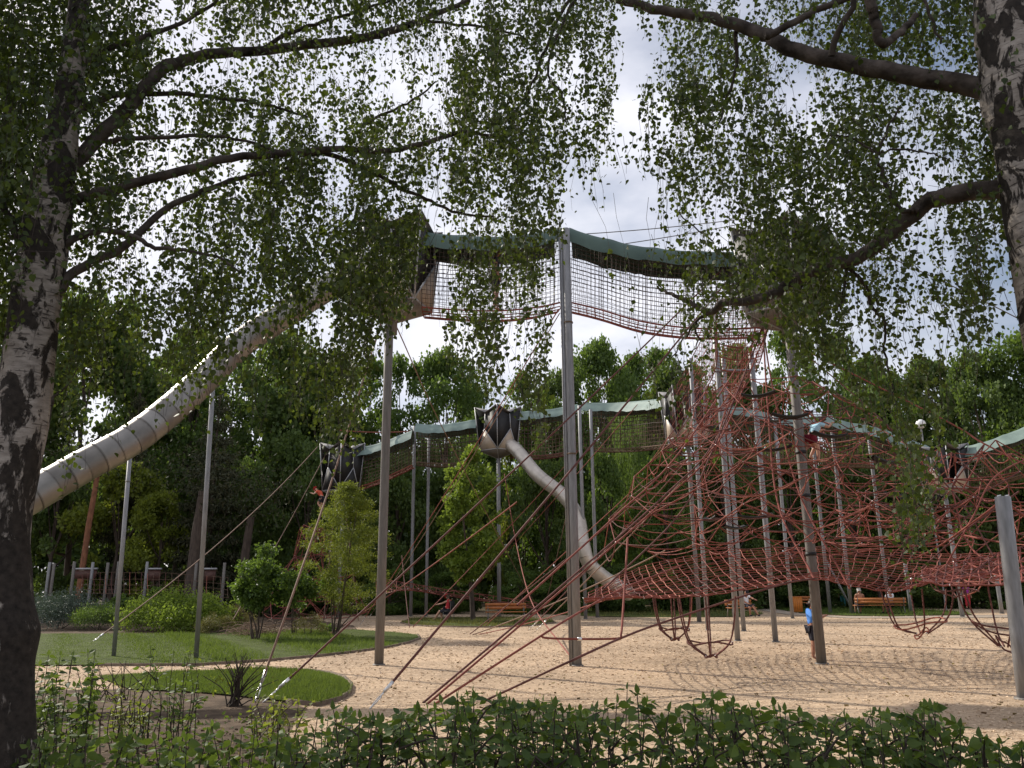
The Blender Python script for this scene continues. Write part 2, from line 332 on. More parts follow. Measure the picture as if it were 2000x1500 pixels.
def inpoly(x, y, pts):
    r = np.zeros(len(x), bool); n = len(pts)
    for i in range(n):
        x0, y0 = pts[i][:2]; x1, y1 = pts[(i+1) % n][:2]
        c = (y0 > y) != (y1 > y)
        with np.errstate(divide='ignore', invalid='ignore'):
            r ^= c & (x < (x1-x0)*(y-y0)/(y1-y0+1e-12)+x0)
    return r
exec_later = []

# ================================================================== THE GROUND
mb = MB(); mb.grid(np.array([[(x, y, -0.02) for x in np.linspace(-400, 400, 9)] for y in np.linspace(-100, 700, 9)]))
tag(mb.build('ground', m_ground), kind='structure')
gr = [(-34, 6), (44, 6), (48, 30), (46, 52), (20, 60), (6, 58), (-6, 57), (-12, 50), (-12, 38), (-16, 30), (-34, 26)]
poly_sheet('gravel', gr, 0.0, m_gravel)
G = lambda L_: [tuple(gp(x, y)[:2]) for x, y in L_]
lawn1 = G([(-260, 1302), (60, 1301), (189, 1301), (378, 1301), (525, 1292), (620, 1283), (700, 1274), (760, 1265), (800, 1256), (821, 1248), (815, 1241), (770, 1236), (700, 1231), (600, 1232), (480, 1236), (300, 1239), (60, 1239), (-260, 1245)])
lawn2 = G([(190, 1323), (300, 1317), (420, 1313), (525, 1311), (600, 1312), (645, 1317), (672, 1326), (687, 1341), (684, 1355), (664, 1368), (620, 1380), (560, 1373), (480, 1364), (400, 1356), (250, 1348)])
lawn3 = G([(783, 1217), (800, 1222), (860, 1225), (950, 1226), (1040, 1223), (1085, 1217), (1075, 1212), (1000, 1207), (880, 1207), (800, 1210)])
lawn4 = G([(1050, 1199), (1180, 1205), (1330, 1206), (1460, 1205), (1492, 1199), (1440, 1191), (1300, 1187), (1150, 1186), (1060, 1189)])
lawn5 = G([(1512, 1190), (1560, 1197), (1650, 1203), (1740, 1204), (1900, 1201), (1880, 1196), (1740, 1188), (1600, 1185)])
for pts in (lawn1, lawn2, lawn3, lawn4, lawn5): poly_sheet('lawn', pts, 0.03, m_lawn)
soil = G([(-320, 1246), (60, 1240), (300, 1240), (480, 1237), (600, 1233), (700, 1232), (690, 1222), (560, 1203), (440, 1196), (240, 1190), (60, 1190), (-320, 1196)])
poly_sheet('soil_bed', soil, 0.012, m_soil)
soil2 = [(-9, 3.2), (-9, 11.2)] + G([(30, 1350), (250, 1347), (400, 1355), (480, 1363), (560, 1372), (600, 1384), (575, 1410), (560, 1450)]) + [(-2.0, 6.6), (7, 6.3), (9, 5.9), (9, 3.2)]
poly_sheet('soil_bed', soil2, 0.008, m_soil)
pth = G([(1395, 1184), (1470, 1190), (1540, 1201), (1660, 1208), (1900, 1207), (2100, 1206), (2100, 1201), (1905, 1202), (1740, 1205), (1640, 1204), (1560, 1198), (1512, 1190), (1480, 1184)])
poly_sheet('path', pth, 0.02, m_path)
def kerb(pts, closed=False):
    P = np.array(pts + (pts[:1] if closed else [])); m = MB(); k = len(P)
    t = norm(np.gradient(P, axis=0)); n = np.stack([-t[:, 1], t[:, 0]], 1)*0.022
    prof = [(-1, -0.05), (-1, 0.06), (1, 0.06), (1, -0.05)]
    m.grid(np.array([[(*(P[i]+n[i]*a), z) for a, z in prof] for i in range(k)]))
    tag(m.build('kerb', m_kerb), kind='structure')
kerb(lawn1[2:11]); kerb(lawn2[2:12]); kerb(lawn3, True)
def grass(pts, n, h, m, sx=1.0, lab=None):
    pts = [tuple(np.array(pts).mean(0)+(np.array(p)-np.array(pts).mean(0))*1.008) for p in pts]; P = np.array(pts); lo, hi = P.min(0), P.max(0); xy = lo+(hi-lo)*rng.random((n*2, 2)); xy = xy[inpoly(xy[:, 0], xy[:, 1], pts)][:n]
    ctr = P.mean(0); hh = h*(0.5+rng.random(len(xy)))*(0.7+0.5*np.clip(vnoise(xy[:, 0]*1.3+xy[:, 1]*0.7, 3), -1, 1))
    A = np.stack([rng.normal(0, .45, len(xy)), rng.normal(0, .45, len(xy)), np.ones(len(xy))], 1)
    tint = np.clip(0.5+0.3*vnoise(xy[:, 0]*0.8+3*vnoise(xy[:, 1]*.5, 2), 5)+rng.normal(0, .2, len(xy)), 0, 1)
    o = leaf_obj('grass', np.column_stack([xy, np.full(len(xy), 0.03)]), A, hh*1.0, T_BLADE, m, tint=tint)
    return tag(o, lab, 'grass')
o = grass(lawn1, 60000, 0.10, lf_grass, lab='sunny mown grass of the large lawn in front of the round bush')
o = grass(lawn2, 50000, 0.075, lf_grass, lab='dark green grass of the rounded lawn tongue behind the bare shrub')
o = grass(lawn3, 7000, 0.13, lf_grass2, lab='dry grass island under the wooden bench and the seated woman')
o = grass(lawn4, 7000, 0.15, lf_grass2, lab='thin dry grass strip in front of the far bushes')
o = grass(lawn5, 7000, 0.16, lf_grass, lab='green verge grass under the bench of the two men')
# loose bark chips lying on the gravel
n = 70000; yy = 8.5*(42/8.5)**(rng.random(n)**1.1); xx = (rng.random(n)*2-1)*0.78*yy; ok = np.ones(n, bool)
for pts in (lawn1, lawn2, lawn3, soil2): ok &= ~inpoly(xx, yy, pts)
ok &= inpoly(xx, yy, gr); xx, yy = xx[ok], yy[ok]; n = len(xx)
A = np.stack([rng.normal(size=n), rng.normal(size=n), rng.normal(0, .12, n)], 1)
up = np.tile([0, 0, 1.0], (n, 1))+rng.normal(0, .3, (n, 3))
tag(leaf_obj('wood_chips', np.column_stack([xx, yy, np.full(n, 0.005)+rng.random(n)*.005]), A, (0.02+0.035*rng.random(n))*np.clip(yy/14, 0.8, 1.6), T_CHIP, m_chip, nrm=np.cross(norm(A), np.cross(up, norm(A)))), 'pale wood chips scattered over the playground surface', 'wood chips')

n = 1500; yy = 8.5*(45/8.5)**rng.random(n); xx = (rng.random(n)*2-1)*.75*yy; ok = inpoly(xx, yy, gr); xx, yy = xx[ok], yy[ok]; n = len(xx)
tag(leaf_obj('fallen_leaves', np.column_stack([xx, yy, np.full(n, .012)]), rng.normal(size=(n, 3))*[1, 1, .15], .035+.03*rng.random(n), T_CHIP, tintmat('fallen_leaf', (.10, .06, .03), (.30, .24, .08))), 'fallen dry leaves scattered thinly over the pale playground surface', 'fallen leaves')
# ================================================================== POSTS
def post(label, bx, by, ty, dia=0.18, m=None, tx=None, D=None, n=20, grp='steel posts of the climbing structure', cat='post', topz=None):
    b = gp(bx, by) if D is None else xg(bx, D)
    if topz is None:
        lean = (bx-949)*(by-ty)/(by+5157); t = at(bx-lean if tx is None else tx, ty, b[1])
        top = t if tx is not None else np.array([b[0], b[1], t[2]])
    else: top = np.array([b[0], b[1], topz])
    root = thing('steel_post', label, cat, tuple(b), group=grp)
    d = top-b
    MB().tube([(0, 0, -0.15), d*0.33, d*0.66, d-np.array([0, 0, .012]), d], [dia/2]*4+[dia/2*.9], n, True).build('shaft', m or m_steel, root, True)
    MB().tube([(0, 0, -0.02), (0, 0, 0.025)], dia/2*1.35, n, True).build('ground_collar', m_steel2, root)
    return b, top, root
pA, tA, rA = post('thick dark grey post carrying the high pod at the slide top', 740, 1299, 600, 0.20, m_steel2)
pB, tB, rB = post('tall grey post at the bend of the high net bridge', 1128, 1301, 447, 0.185)
MB().tube([(-.115, 0, 0), (-.115, 0, tB[2]-.1)], 0.028, 8, True).build('cable_rail', m_steel, rB, True)
MB().tube([(-.155, .02, 0), (-.155, .02, tB[2]-.1)], 0.018, 8, True).build('cable_rail', m_steel, rB, True)
for zf in (0.45, 0.76): MB().tube([(0, 0, tB[2]*zf), (0, 0, tB[2]*zf+.03)], 0.11, 16, True).build('clamp_band', m_kerb, rB)
pC, tC, rC = post('thick brownish post that the boy in blue stands behind', 1605, 1297, 640, 0.205, m_steel2)
for zf in (.30, .47, .60): MB().tube([(0, 0, tC[2]*zf), (0, 0, tC[2]*zf+.07)], 0.115, 16, True).build('clamp_band', m_black, rC)
P_ = {}
for key, lab, bx, by, ty, dia in (
    ('P1', 'front left post of the pair under the steep red net tunnel', 1441, 1252, 640, .165),
    ('P3', 'pale post right of the net tunnel, mid playground', 1515, 1254, 690, .16),
    ('P2', 'slim post just behind the left tunnel post', 1453, 1233, 700, .16),
    ('P4', 'pale post at the lower end of the red net tunnel', 1383, 1231, 700, .16),
    ('P6', 'grey post under the far right canopy, left of the orange bin', 1548, 1208, 812, .17),
    ('P9', 'left post of the far bridge pair near the seated woman', 802, 1204, 832, .19),
    ('P10', 'right post of the far bridge pair near the seated woman', 832, 1204, 845, .18),
    ('P11', 'left post of the far bridge pair behind the high bend post', 1144, 1209, 792, .19),
    ('P12', 'right post of the far bridge pair behind the high bend post', 1167, 1206, 800, .18)):
    P_[key] = post(lab, bx, by, ty, dia)
for key, lab, bx, D, ty, dia in (
    ('P7', 'grey post with a diagonal brace beside the orange bin', 1622, 46, 818, .19),
    ('P8', 'grey post just left of the bench with the shirtless man', 1664, 45, 812, .2),
    ('P13', 'far post right of the bench with the two men', 1780, 47, 1100, .2),
    ('P14', 'far short post seen under the right net baskets', 1957, 44, 1105, .2),
    ('P15', 'far post behind the climbing child', 1738, 45, 835, .18)):
    P_[key] = post(lab, bx, 1200, ty, dia, D=D)
b = P_['P7'][0]; MB().seg(np.array([.02, 0, 3.0]), np.array([1.35, .1, 0]), .06).build('diagonal_brace', m_steel, P_['P7'][2], True)
pE, tE, rE = post('thick leaning grey post cut off at chest height near the right edge', 2003, 1366, 970, 0.215, tx=1958)
d = tE-pE
for k in range(2): MB().tube([d+np.array([-.06+.12*k, 0, -.03]), d+np.array([-.06+.12*k, .02, .015]), d+np.array([-.02+.12*k, .0, .02])], .012, 6, True).build('cap_shackle', m_bright, rE)

# ================================================================== ROPES
def rope(label, pts, r, m=None, cat='rope', sagd=0.0, grp='guy ropes and cables', turn=None, n=6):
    P = np.array(pts, float)
    P = sag(P[0], P[1], sagd, 14) if len(P) == 2 else spline(P, 6*len(P))
    if turn:
        root = thing('guy_rope', label, cat, tuple(P[0]), group=grp); Q = P-P[0]
        d = norm(Q[1]-Q[0]); L0 = turn
        MB().tube(np.concatenate([[d*L0], Q[1:]]) if np.linalg.norm(Q[1]) > L0 else np.concatenate([[d*L0], Q[2:]]), r, n).build('rope', m or m_rope2, root, True)
        t = MB(); sd_ = norm(np.cross(d, [0, 0, 1]))
        for s in (-1, 1): t.seg(d*L0*.25+sd_*s*.022, d*L0*.75+sd_*s*.022, .009, 6)
        t.seg(d*0, d*L0*.3, .014, 6); t.seg(d*L0*.7, d*L0, .014, 6); t.seg(d*L0, d*(L0+.18), r*1.5, 8)
        t.build('turnbuckle', m_bright, root, True); return root
    o = MB().tube(P, r, n).build('guy_rope', m or m_rope2, None, True); return tag(o, label, cat, grp)
podC_top = at(1475, 462, 18.2); podC_low = at(1490, 640, 17.9)
rope('dark brown guy rope climbing from the bare shrub to the right pod roof', [gp(513, 1373), podC_top], .017, m_rope2, sagd=.10, turn=.3)
rope('dark red guy rope from behind the hedge up to the right pod roof', [gp(722, 1385), podC_top+np.array([.1, .2, -.1])], .019, m_rope2, sagd=.05, turn=.3)
rope('upper of the twin red edge ropes rising from the hedge to the net top', [gp(826, 1373), at(1118, 1126, 14.2), at(1302, 964, 16.2), at(1400, 855, 17), podC_low], .017, m_rope2)
rope('lower of the twin red edge ropes rising from the hedge to the net top', [gp(833, 1376), at(1122, 1131, 14.25), at(1306, 969, 16.25), at(1404, 862, 17), podC_low+np.array([.1, 0, -.05])], .017, m_rope)
rope('red edge rope from the hedge past the rope loop to the flat net', [gp(846, 1377), at(1058, 1241, 12.6), at(1118, 1204, 13.4), at(1215, 1150, 15), at(1330, 1105, 17.5)], .017, m_rope)
rope('lowest red edge rope running from the hedge along the near net edge', [gp(944, 1370), at(1121, 1288, 12.0), at(1214, 1246, 12.9), at(1300, 1214, 13.8), at(1517, 1144, 14.8), at(1590, 1130, 15.2)], .018, m_rope2)
lo = thing('rope_loop', 'red rope loop hanging like a swing seat before the bend post', 'rope', tuple(at(1058, 1241, 12.6)))
q0 = at(1058, 1241, 12.6); pts = [at(1058, 1241, 12.6), at(1066, 1246, 12.6), at(1120, 1248, 12.7), at(1205, 1247, 12.85), at(1213, 1238, 12.9), at(1217, 1190, 13.3), at(1226, 1050, 14.6)]
MB().tube(spline(np.array(pts)-q0, 50), .018, 6).build('rope', m_rope, lo, True)
MB().seg(at(1128, 1248, 12.72)-q0, at(1136, 1248, 12.73)-q0, .026, 8).build('ferrule', m_bright, lo, True)
rope('thin red stay from the foot of the bend post to the far pod post', [gp(1122, 1293), at(1037, 1172, 30), at(1006, 1050, 38), at(985, 925, 44.5)], .02, m_rope, turn=.25)
rope('left of the twin cables from the bend post down behind the slide post', [gp(703, 1221), at(1091, 604, 18.0)], .016, m_rope, sagd=.15, turn=.9)
rope('right of the twin cables from the bend post down behind the slide post', [gp(720, 1207), at(1093, 612, 18.0)], .013, m_rope3, sagd=.2, turn=.8)
rope('thin brown cable falling right from beneath the left pod', [at(774, 637, 18), at(867, 841, 27), at(1012, 1120, 40), gp(1060, 1203)], .016, m_rope3)
rope('red brown guy rope from the near lawn up to the left pod', [gp(497, 1373), at(574, 1155, 13.2), at(655, 917, 16), at(745, 628, 17.7)], .018, m_rope3, turn=.3)
rope('pale brown guy rope from the large lawn up to the far left pod', [gp(180, 1254), at(620, 873, 45)], .022, m_rope3, sagd=.5, turn=.4)
rope('upper steel cable running right from the bend post top', [at(1108, 459, 17.8), at(1478, 424, 18.6)], .011, m_steel2, sagd=.05)
rope('lower steel cable running right along the green canopy', [at(1180, 482, 17.9), at(1480, 431, 18.6)], .011, m_steel2, sagd=.03)
rope('red rope descending right from the brown post past the lamp', [at(1548, 672, 17.9), at(1840, 818, 16.5), at(1923, 867, 16), at(2060, 935, 15.2)], .018, m_rope)
rope('thin dark cable across the sky at the right edge', [at(1600, 440, 18), at(1892, 574, 17.5), at(2120, 690, 17)], .013, m_steel2)
for k, (gx, gy, tx, ty, tD, lab) in enumerate((
    (874, 1204, 1245, 790, 37, 'thin red stay anchored beside the small round tree'),
    (917, 1239, 1480, 780, 24, 'upper rope of the red fan anchored in front of the bench'),
    (922, 1240, 1300, 1075, 21, 'middle rope of the red fan anchored in front of the bench'),
    (935, 1239, 1300, 1130, 20, 'lower rope of the red fan anchored in front of the bench'),
    (1032, 1231, 1420, 810, 24, 'red rope with turnbuckle right of the wooden bench'),
    (1047, 1231, 1460, 800, 24, 'rightmost red rope with turnbuckle near the wooden bench'),
    (806, 1225, 1130, 880, 44, 'red stay from the lawn tip up to the far bridge'),
    (800, 1226, 785, 1085, 38, 'short vertical red stay at the lawn tip'),
    (1060, 1205, 1128, 905, 40, 'thin pale stay left of the curved far slide'),
    (640, 1240, 1010, 980, 20, 'dark rope crossing in front of the multi stem maple'))):
    rope(lab, [gp(gx, gy), at(tx, ty, tD)], .016+.002*(k % 3), (m_rope, m_rope2, m_rope3)[k % 3], sagd=.12, turn=.5 if k in (0, 4, 5) else None)
rope('horizontal red cable left of the far bridge', [at(662, 840, 45), at(805, 842, 45.3)], .03, m_rope, sagd=.1)
rope('pale red rope ladder stay rising beside the yellow green maple', [gp(632, 1212), at(664, 880, 44.5)], .03, m_rope3)
rope('pale brown stay from the far left pod into the maple', [at(662, 885, 44.6), gp(700, 1212)], .03, m_rope3)
rope('thin cable from the shrub tree up to the far left pod', [gp(438, 1240), at(565, 1020, 40), at(640, 880, 45)], .02, m_rope3)

# ---------------- net helper: polylines become parts (300 largest) and one joined rest
def net(root, lines, r, m, knots=None, name='rope', maxparts=300, sides=5):
    o0 = np.array(root.location); L_ = []
    for p in lines:
        p = np.asarray(p); u, v, _ = proj(p); L_.append((float(np.hypot(np.diff(u), np.diff(v)).sum()), p))
    L_.sort(key=lambda a: -a[0])
    for _, p in L_[:maxparts]: MB().tube(p-o0, r, sides).build(name, m if random.random() < .6 else m_rope2 if random.random() < .75 else m_rope4, root, True)
    if len(L_) > maxparts:
        b = MB()
        for _, p in L_[maxparts:]: b.tube(p-o0, r, sides)
        b.build(name, m, root, True)['kind'] = 'stuff'
    if knots is not None and len(knots):
        K = np.asarray(knots)[::3]-o0; oc = np.array([(1, 0, 0), (-1, 0, 0), (0, 1, 0), (0, -1, 0), (0, 0, 1), (0, 0, -1)])*r*1.5
        f = np.array([(0, 2, 4), (2, 1, 4), (1, 3, 4), (3, 0, 4), (2, 0, 5), (1, 2, 5), (3, 1, 5), (0, 3, 5)])
        V = (K[:, None]+oc[None]).reshape(-1, 3); T = (f[None]+(np.arange(len(K))*6)[:, None, None]).reshape(-1, 3)
        link('clamp', mesh_np('clamp', V, None, T, m_bright), root)['kind'] = 'stuff'
def space_net(label, c, levels, n, r, m, rings=(1.0, 0.62, 0.28), drop=.1, jit=.12, steps=0, stretch=(1, 1), grp=None, name='climbing_net'):
    root = thing(name, label, 'climbing net', (c[0], c[1], 0), group=grp); N = []
    for i, (z, rad) in enumerate(levels):
        N.append([[np.array([c[0]+stretch[0]*rad*f*math.cos((k+.5*(i % 2)+.25*j)*2*math.pi/n)+random.gauss(0, jit), c[1]+stretch[1]*rad*f*math.sin((k+.5*(i % 2)+.25*j)*2*math.pi/n)+random.gauss(0, jit), z+random.gauss(0, jit*.8)]) for k in range(n)] for j, f in enumerate(rings)])
    lines = []; kn = []
    def ln(a, b, sg):
        if random.random() > drop: lines.append(sag(a, b, sg*np.linalg.norm(b-a), 6)); kn.append(a)
    for i in range(len(levels)):
        for j in range(len(rings)):
            for k in range(n):
                ln(N[i][j][k], N[i][j][(k+1) % n], random.choice((.02, .05, .14, .22)))
                if j+1 < len(rings): ln(N[i][j][k], N[i][j+1][k], .06); 
                if j+1 < len(rings) and random.random() < .2: ln(N[i][j][k], N[i][j+1][(k+1) % n], .04)
                if i+1 < len(levels):
                    o = i % 2
                    ln(N[i][j][k], N[i+1][j][k], .01)
                    ln(N[i][j][k], N[i+1][j][(k+(1 if o else -1)) % n], .01)
    net(root, lines, r, m, kn)
    for s in range(steps):
        i = random.randrange(1, len(levels)-1); j = random.randrange(len(rings)); k = random.randrange(n); a, b = N[i][j][k], N[i][j][(k+1) % n]
        a, b = a-np.array(root.location), b-np.array(root.location); mid = (a+b)/2; dd = norm(b-a); a, b = mid-dd*min(.36, np.linalg.norm(b-a)*.4), mid+dd*min(.36, np.linalg.norm(b-a)*.4)
        sdv = norm(np.cross(dd, [0, 0, 1]))*.10; pl = sag(a, b, .07, 7)
        g = np.stack([pl-sdv+[0, 0, .03], pl, pl+sdv+[0, 0, .03], pl+sdv+[0, 0, .06], pl+[0, 0, .03], pl-sdv+[0, 0, .06], pl-sdv+[0, 0, .03]], 1)
        MB().grid(g).build('rubber_step', m_black, root, True)
    return root, N
space_net('big red spatial climbing net round the thick brownish post', (pC[0]-.25, pC[1]+1.3), [(2.5, 4.0), (3.0, 3.85), (3.5, 3.6), (4.0, 3.3), (4.5, 2.95), (5.05, 2.5), (5.6, 1.95), (6.15, 1.35)], 11, .0115, m_rope, rings=(1.0, .5), drop=.1, jit=.07, steps=16)
space_net('small far red climbing pyramid beside the yellow green maple', xg(605, 43)[:2], [(.3, 2.7), (1.2, 2.4), (2.2, 1.9), (3.3, 1.3), (4.6, .6)], 6, .02, m_rope, rings=(1, .5), jit=.15)
# edge ropes of the big net
for k, (pts, lab) in enumerate((
    ([at(1010, 1182, 13.2), at(1200, 1010, 15.2), at(1330, 880, 16.6), podC_low], 'red edge rope left of the big net, uppermost of its fan'),
    ([gp(945, 1225), at(1290, 908, 26), at(1400, 805, 23), podC_low], 'thin red rope climbing to the net top across the green shrubs'),
    ([at(1180, 1150, 14.6), at(1330, 1000, 16), at(1400, 860, 16.8), podC_low+np.array([.05, .2, 0])], 'red rope inside the left flank of the big net'),
    ([at(1590, 1130, 15.2), at(1520, 985, 16.5), at(1500, 800, 17.4), podC_low], 'long red rope falling from the net top in front'),
    ([at(1660, 1150, 15.2), at(1560, 960, 16.6), at(1510, 760, 17.5), podC_low], 'red rope falling to the near net edge right of the post'),
    ([at(1940, 1085, 14), at(1860, 960, 15), at(1700, 800, 16.6), at(1545, 668, 17.8)], 'red edge rope on the right flank of the big net'),
    ([at(1960, 975, 12.6), at(1900, 1020, 13.5), at(1810, 1080, 15), at(1700, 1120, 16)], 'red rope from the leaning post down to the flat net'),
    ([at(1962, 972, 12.6), at(1990, 1000, 12.8), at(2080, 1060, 13)], 'thick red rope from the leaning post to the right edge'),
    ([at(1923, 867, 16), at(1868, 935, 16), at(1860, 960, 16)], 'left red hanger below the lamp, over the far pod'),
    ([at(1923, 867, 16), at(1905, 910, 16), at(1881, 955, 16)], 'right red hanger below the lamp, over the far pod'),
    ([at(1829, 957, 16), at(1881, 955, 16), at(1925, 978, 15.5), at(1958, 972, 12.7)], 'horizontal red rope towards the leaning post'),
    ([at(1829, 957, 16), at(1790, 1010, 15.5), at(1760, 1090, 15.4)], 'red rope slanting left beneath the hangers'),
    ([at(1860, 960, 16), at(1890, 1060, 15), at(1960, 1120, 14)], 'red rope slanting right beneath the hangers'),
    ([at(1850, 1100, 14), at(1900, 1010, 14), at(1945, 930, 14.4), at(2040, 880, 15)], 'red rope rising to the right edge behind the leaning post'),
    ([at(1800, 1110, 14.3), at(1880, 1040, 14), at(1990, 960, 14)], 'red diagonal behind the leaning post'),
    ([at(1740, 1060, 16), at(1830, 1040, 15.5), at(1960, 1060, 14)], 'sagging red rope above the right net'))):
    rope(lab, pts, (.017, .014, .016, .019)[k % 4], (m_rope, m_rope, m_rope2)[k % 3], grp='edge ropes of the climbing nets')
# second spatial net to the right of the post
space_net('second red spatial net between the far pod and the leaning post', at(1880, 1050, 16.5)[:2], [(2.5, 2.6), (3.0, 2.3), (3.6, 1.8), (4.2, 1.0)], 8, .0115, m_rope, rings=(1, .5), steps=3, drop=.2)

def flat_net(label, near, far, nu, nv, r, m, sagd=.25, diag=True, name='flat_net', dk=2):
    a = spline([at(*p) for p in near], nu); b = spline([at(*p) for p in far], nu); v = np.linspace(0, 1, nv)[None, :, None]
    S = a[:, None]*(1-v)+b[:, None]*v; S[:, :, 2] -= 4*v[..., 0]*(1-v[..., 0])*sagd
    S += rng.normal(0, .012, S.shape)
    root = thing(name, label, 'climbing net', tuple(a[0])); lines = [S[:, j] for j in range(nv)]
    for i in range(nu):
        lines.append(S[i])
    if diag:
        for k in range(-nv, nu, dk):
            p = np.array([S[k+j, j] for j in range(nv) if 0 <= k+j < nu]); q = np.array([S[k+nv-1-j, j] for j in range(nv) if 0 <= k+nv-1-j < nu])
            for w in (p, q):
                if len(w) > 2: lines.append(w)
    net(root, lines, r, m, S[::2, ::2].reshape(-1, 3)); return S
FN = flat_net('wide red rope net stretched flat above the gravel', [(1140, 1168, 14.4), (1240, 1166, 14.4), (1330, 1167, 14.5), (1420, 1157, 14.7), (1517, 1143, 14.9), (1590, 1131, 15.2), (1660, 1143, 15), (1744, 1155, 14.8), (1830, 1136, 14.8), (1950, 1120, 14.5)],
    [(1150, 1160, 19), (1240, 1112, 21), (1350, 1085, 22.5), (1500, 1070, 23), (1700, 1072, 23), (1850, 1082, 22), (1990, 1078, 21)], 46, 20, .0105, m_rope, diag=False, sagd=.13)
flat_net('red diamond lattice net leading to the leaning post', [(1780, 1130, 13.6), (1850, 1143, 13.4), (1961, 1141, 13), (2080, 1120, 12.8)], [(1770, 1122, 15), (1860, 1100, 14.6), (1955, 1078, 14.2), (2080, 1046, 14)], 18, 7, .0145, m_rope, sagd=.05)
flat_net('far red hammock net between lawn and small round tree', [(735, 1165, 41), (800, 1150, 41), (880, 1162, 42), (1040, 1184, 44)], [(735, 1128, 44), (800, 1140, 44), (880, 1152, 45), (1050, 1178, 46)], 20, 5, .02, m_rope, sagd=.2)
flat_net('far red net spread behind the wood posts on the left', [(160, 1158, 41), (250, 1160, 41), (340, 1160, 41), (445, 1168, 41)], [(160, 1120, 42), (250, 1118, 42), (340, 1120, 42), (445, 1128, 42)], 24, 5, .011, m_net2, sagd=.1, diag=False)
def basket(label, cx, bot, top, wpx, D, tilt=0):
    c = at(cx, bot, D); z0 = c[2]; zt = at(cx, top, D)[2]; w = pxm(D, wpx)/2; root = thing('net_basket', label, 'climbing net', tuple(c), group='hanging net baskets')
    lines = []; n = 6; zr = z0+.22*(zt-z0)
    for k in range(n):
        a = k*2*math.pi/n+.3; u = np.array([math.cos(a), .8*math.sin(a), 0])
        p0 = np.array([c[0], c[1], z0])+u*w*.18; p1 = np.array([c[0], c[1], zr])+u*w*.72+[0, 0, tilt*u[0]]; p2 = np.array([c[0], c[1], (zr+zt)/2])+u*w*.95; p3 = np.array([c[0], c[1], zt])+u*w*1.05
        lines.append(spline([p0, p1, p2, p3], 12))
    for f, z in ((.72, zr), (.2, z0)):
        lines.append(np.array([[c[0]+w*f*math.cos(t), c[1]+.8*w*f*math.sin(t), z+tilt*math.cos(t)+.03*math.sin(3*t)] for t in np.linspace(0, 2*math.pi, 19)]))
    net(root, lines, .015, m_rope2, [q[0] for q in lines])
basket('left red rope basket hanging lowest above the gravel', 1388, 1281, 1165, 120, 14.6)
basket('small red rope basket partly behind the left basket', 1318, 1248, 1160, 80, 16)
basket('middle red rope basket hanging under the flat net', 1800, 1237, 1150, 135, 15.5, .08)
basket('right red rope basket hanging beside the leaning post', 1965, 1263, 1130, 150, 13.6, -.15)
basket('far small red net basket behind the hanging birch leaves', 1870, 1165, 1110, 110, 20)

# ================================================================== PODS
def pod(label, c, z0, h=2.15, rad=.85, rz=0.0, m_top=None, m_side=None):
    root = thing('tower_pod', label, 'platform pod', (c[0], c[1], z0), rz, 'platform pods of the climbing structure'); n = 5
    ang = lambda k, o=0: (k+o)*2*math.pi/n
    fl = [np.array([rad*math.cos(ang(k)), rad*math.sin(ang(k)), 0]) for k in range(n)]
    wa = [np.array([rad*1.12*math.cos(ang(k, .5)), rad*1.12*math.sin(ang(k, .5)), h*.45]) for k in range(n)]
    tp = [np.array([rad*1.05*math.cos(ang(k, .5)), rad*1.05*math.sin(ang(k, .5)), h*.80]) for k in range(n)]
    pk = [np.array([rad*1.25*math.cos(ang(k)), rad*1.25*math.sin(ang(k)), h*1.0]) for k in range(n)]
    low = np.array([0, 0, -h*.17]); bars = []
    for k in range(n):
        k2 = (k+1) % n; bars += [(fl[k], fl[k2]), (fl[k], wa[k]), (fl[k2], wa[k]), (wa[k], tp[k]), (fl[k], low), (fl[k], pk[k])]
    for a, b in bars: MB().seg(a, b, .026, 6).build('frame_bar', m_frame, root, True)
    for k in range(n):
        k2 = (k+1) % n
        MB().plate([fl[k]*.99, fl[k2]*.99, wa[k]*.985], .012).build('side_panel', m_side or m_beige, root)
        if k != 1: MB().plate([fl[k2]*.97, pk[k2]*.95-[0, 0, .08], tp[k]*.96, wa[k]*.96], .012).build('dark_panel', m_black, root)
        if k != 3: MB().plate([fl[k]*.97, wa[k]*.96, tp[k]*.96, pk[k]*.95-[0, 0, .08]], .012).build('dark_panel', m_black, root)
        MB().plate([low, fl[k2]-[0, 0, .02], fl[k]-[0, 0, .02]], .012).build('underside_panel', m_steel2, root)
        ctr = np.array([0, 0, h*.93]); MB().plate([ctr, pk[k], tp[k]*1.04], .01).build('roof_sail', m_top or m_tarp2, root); MB().plate([ctr, tp[k]*1.04, pk[k2]], .01).build('roof_sail', m_top or m_tarp2, root)
    mb = MB()
    for i in range(9):
        zz = h*.08+i*h*.07; a = fl[1]*.9+(tp[1]*.9-fl[1]*.9)*(zz/(h*.8)); b_ = fl[2]*.9+(tp[1]*.9-fl[2]*.9)*(zz/(h*.8)); mb.seg(np.array([a[0], a[1], zz]), np.array([b_[0], b_[1], zz]), .008, 4)
    mb.build('grille', m_frame, root)['kind'] = 'stuff'
    MB().tube([(0, 0, -h*.3), (0, 0, h*.95)], .09, 12, True).build('mast', m_steel2, root, True)
    return root
zP = at(760, 597, 17.8)[2]
pod('faceted dark pod with beige panel at the top of the long slide', (pA[0]+.1, pA[1]), zP, 2.15, .92, R(20))
pod('faceted dark pod on the brownish post, half hidden by birch leaves', (pC[0]-.05, pC[1]+.1), at(1540, 628, 17.9)[2], 2.1, .95, R(50), m_side=m_steel2)
fD = 45.0
pL = xg(655, fD); pod('far left faceted pod behind the yellow green maple', pL[:2], at(655, 960, fD)[2], 2.7, 1.05, R(-10), m_side=m_black)
post('far post under the leftmost pod, behind the maple', 660, 1206, 955, .2, D=fD)
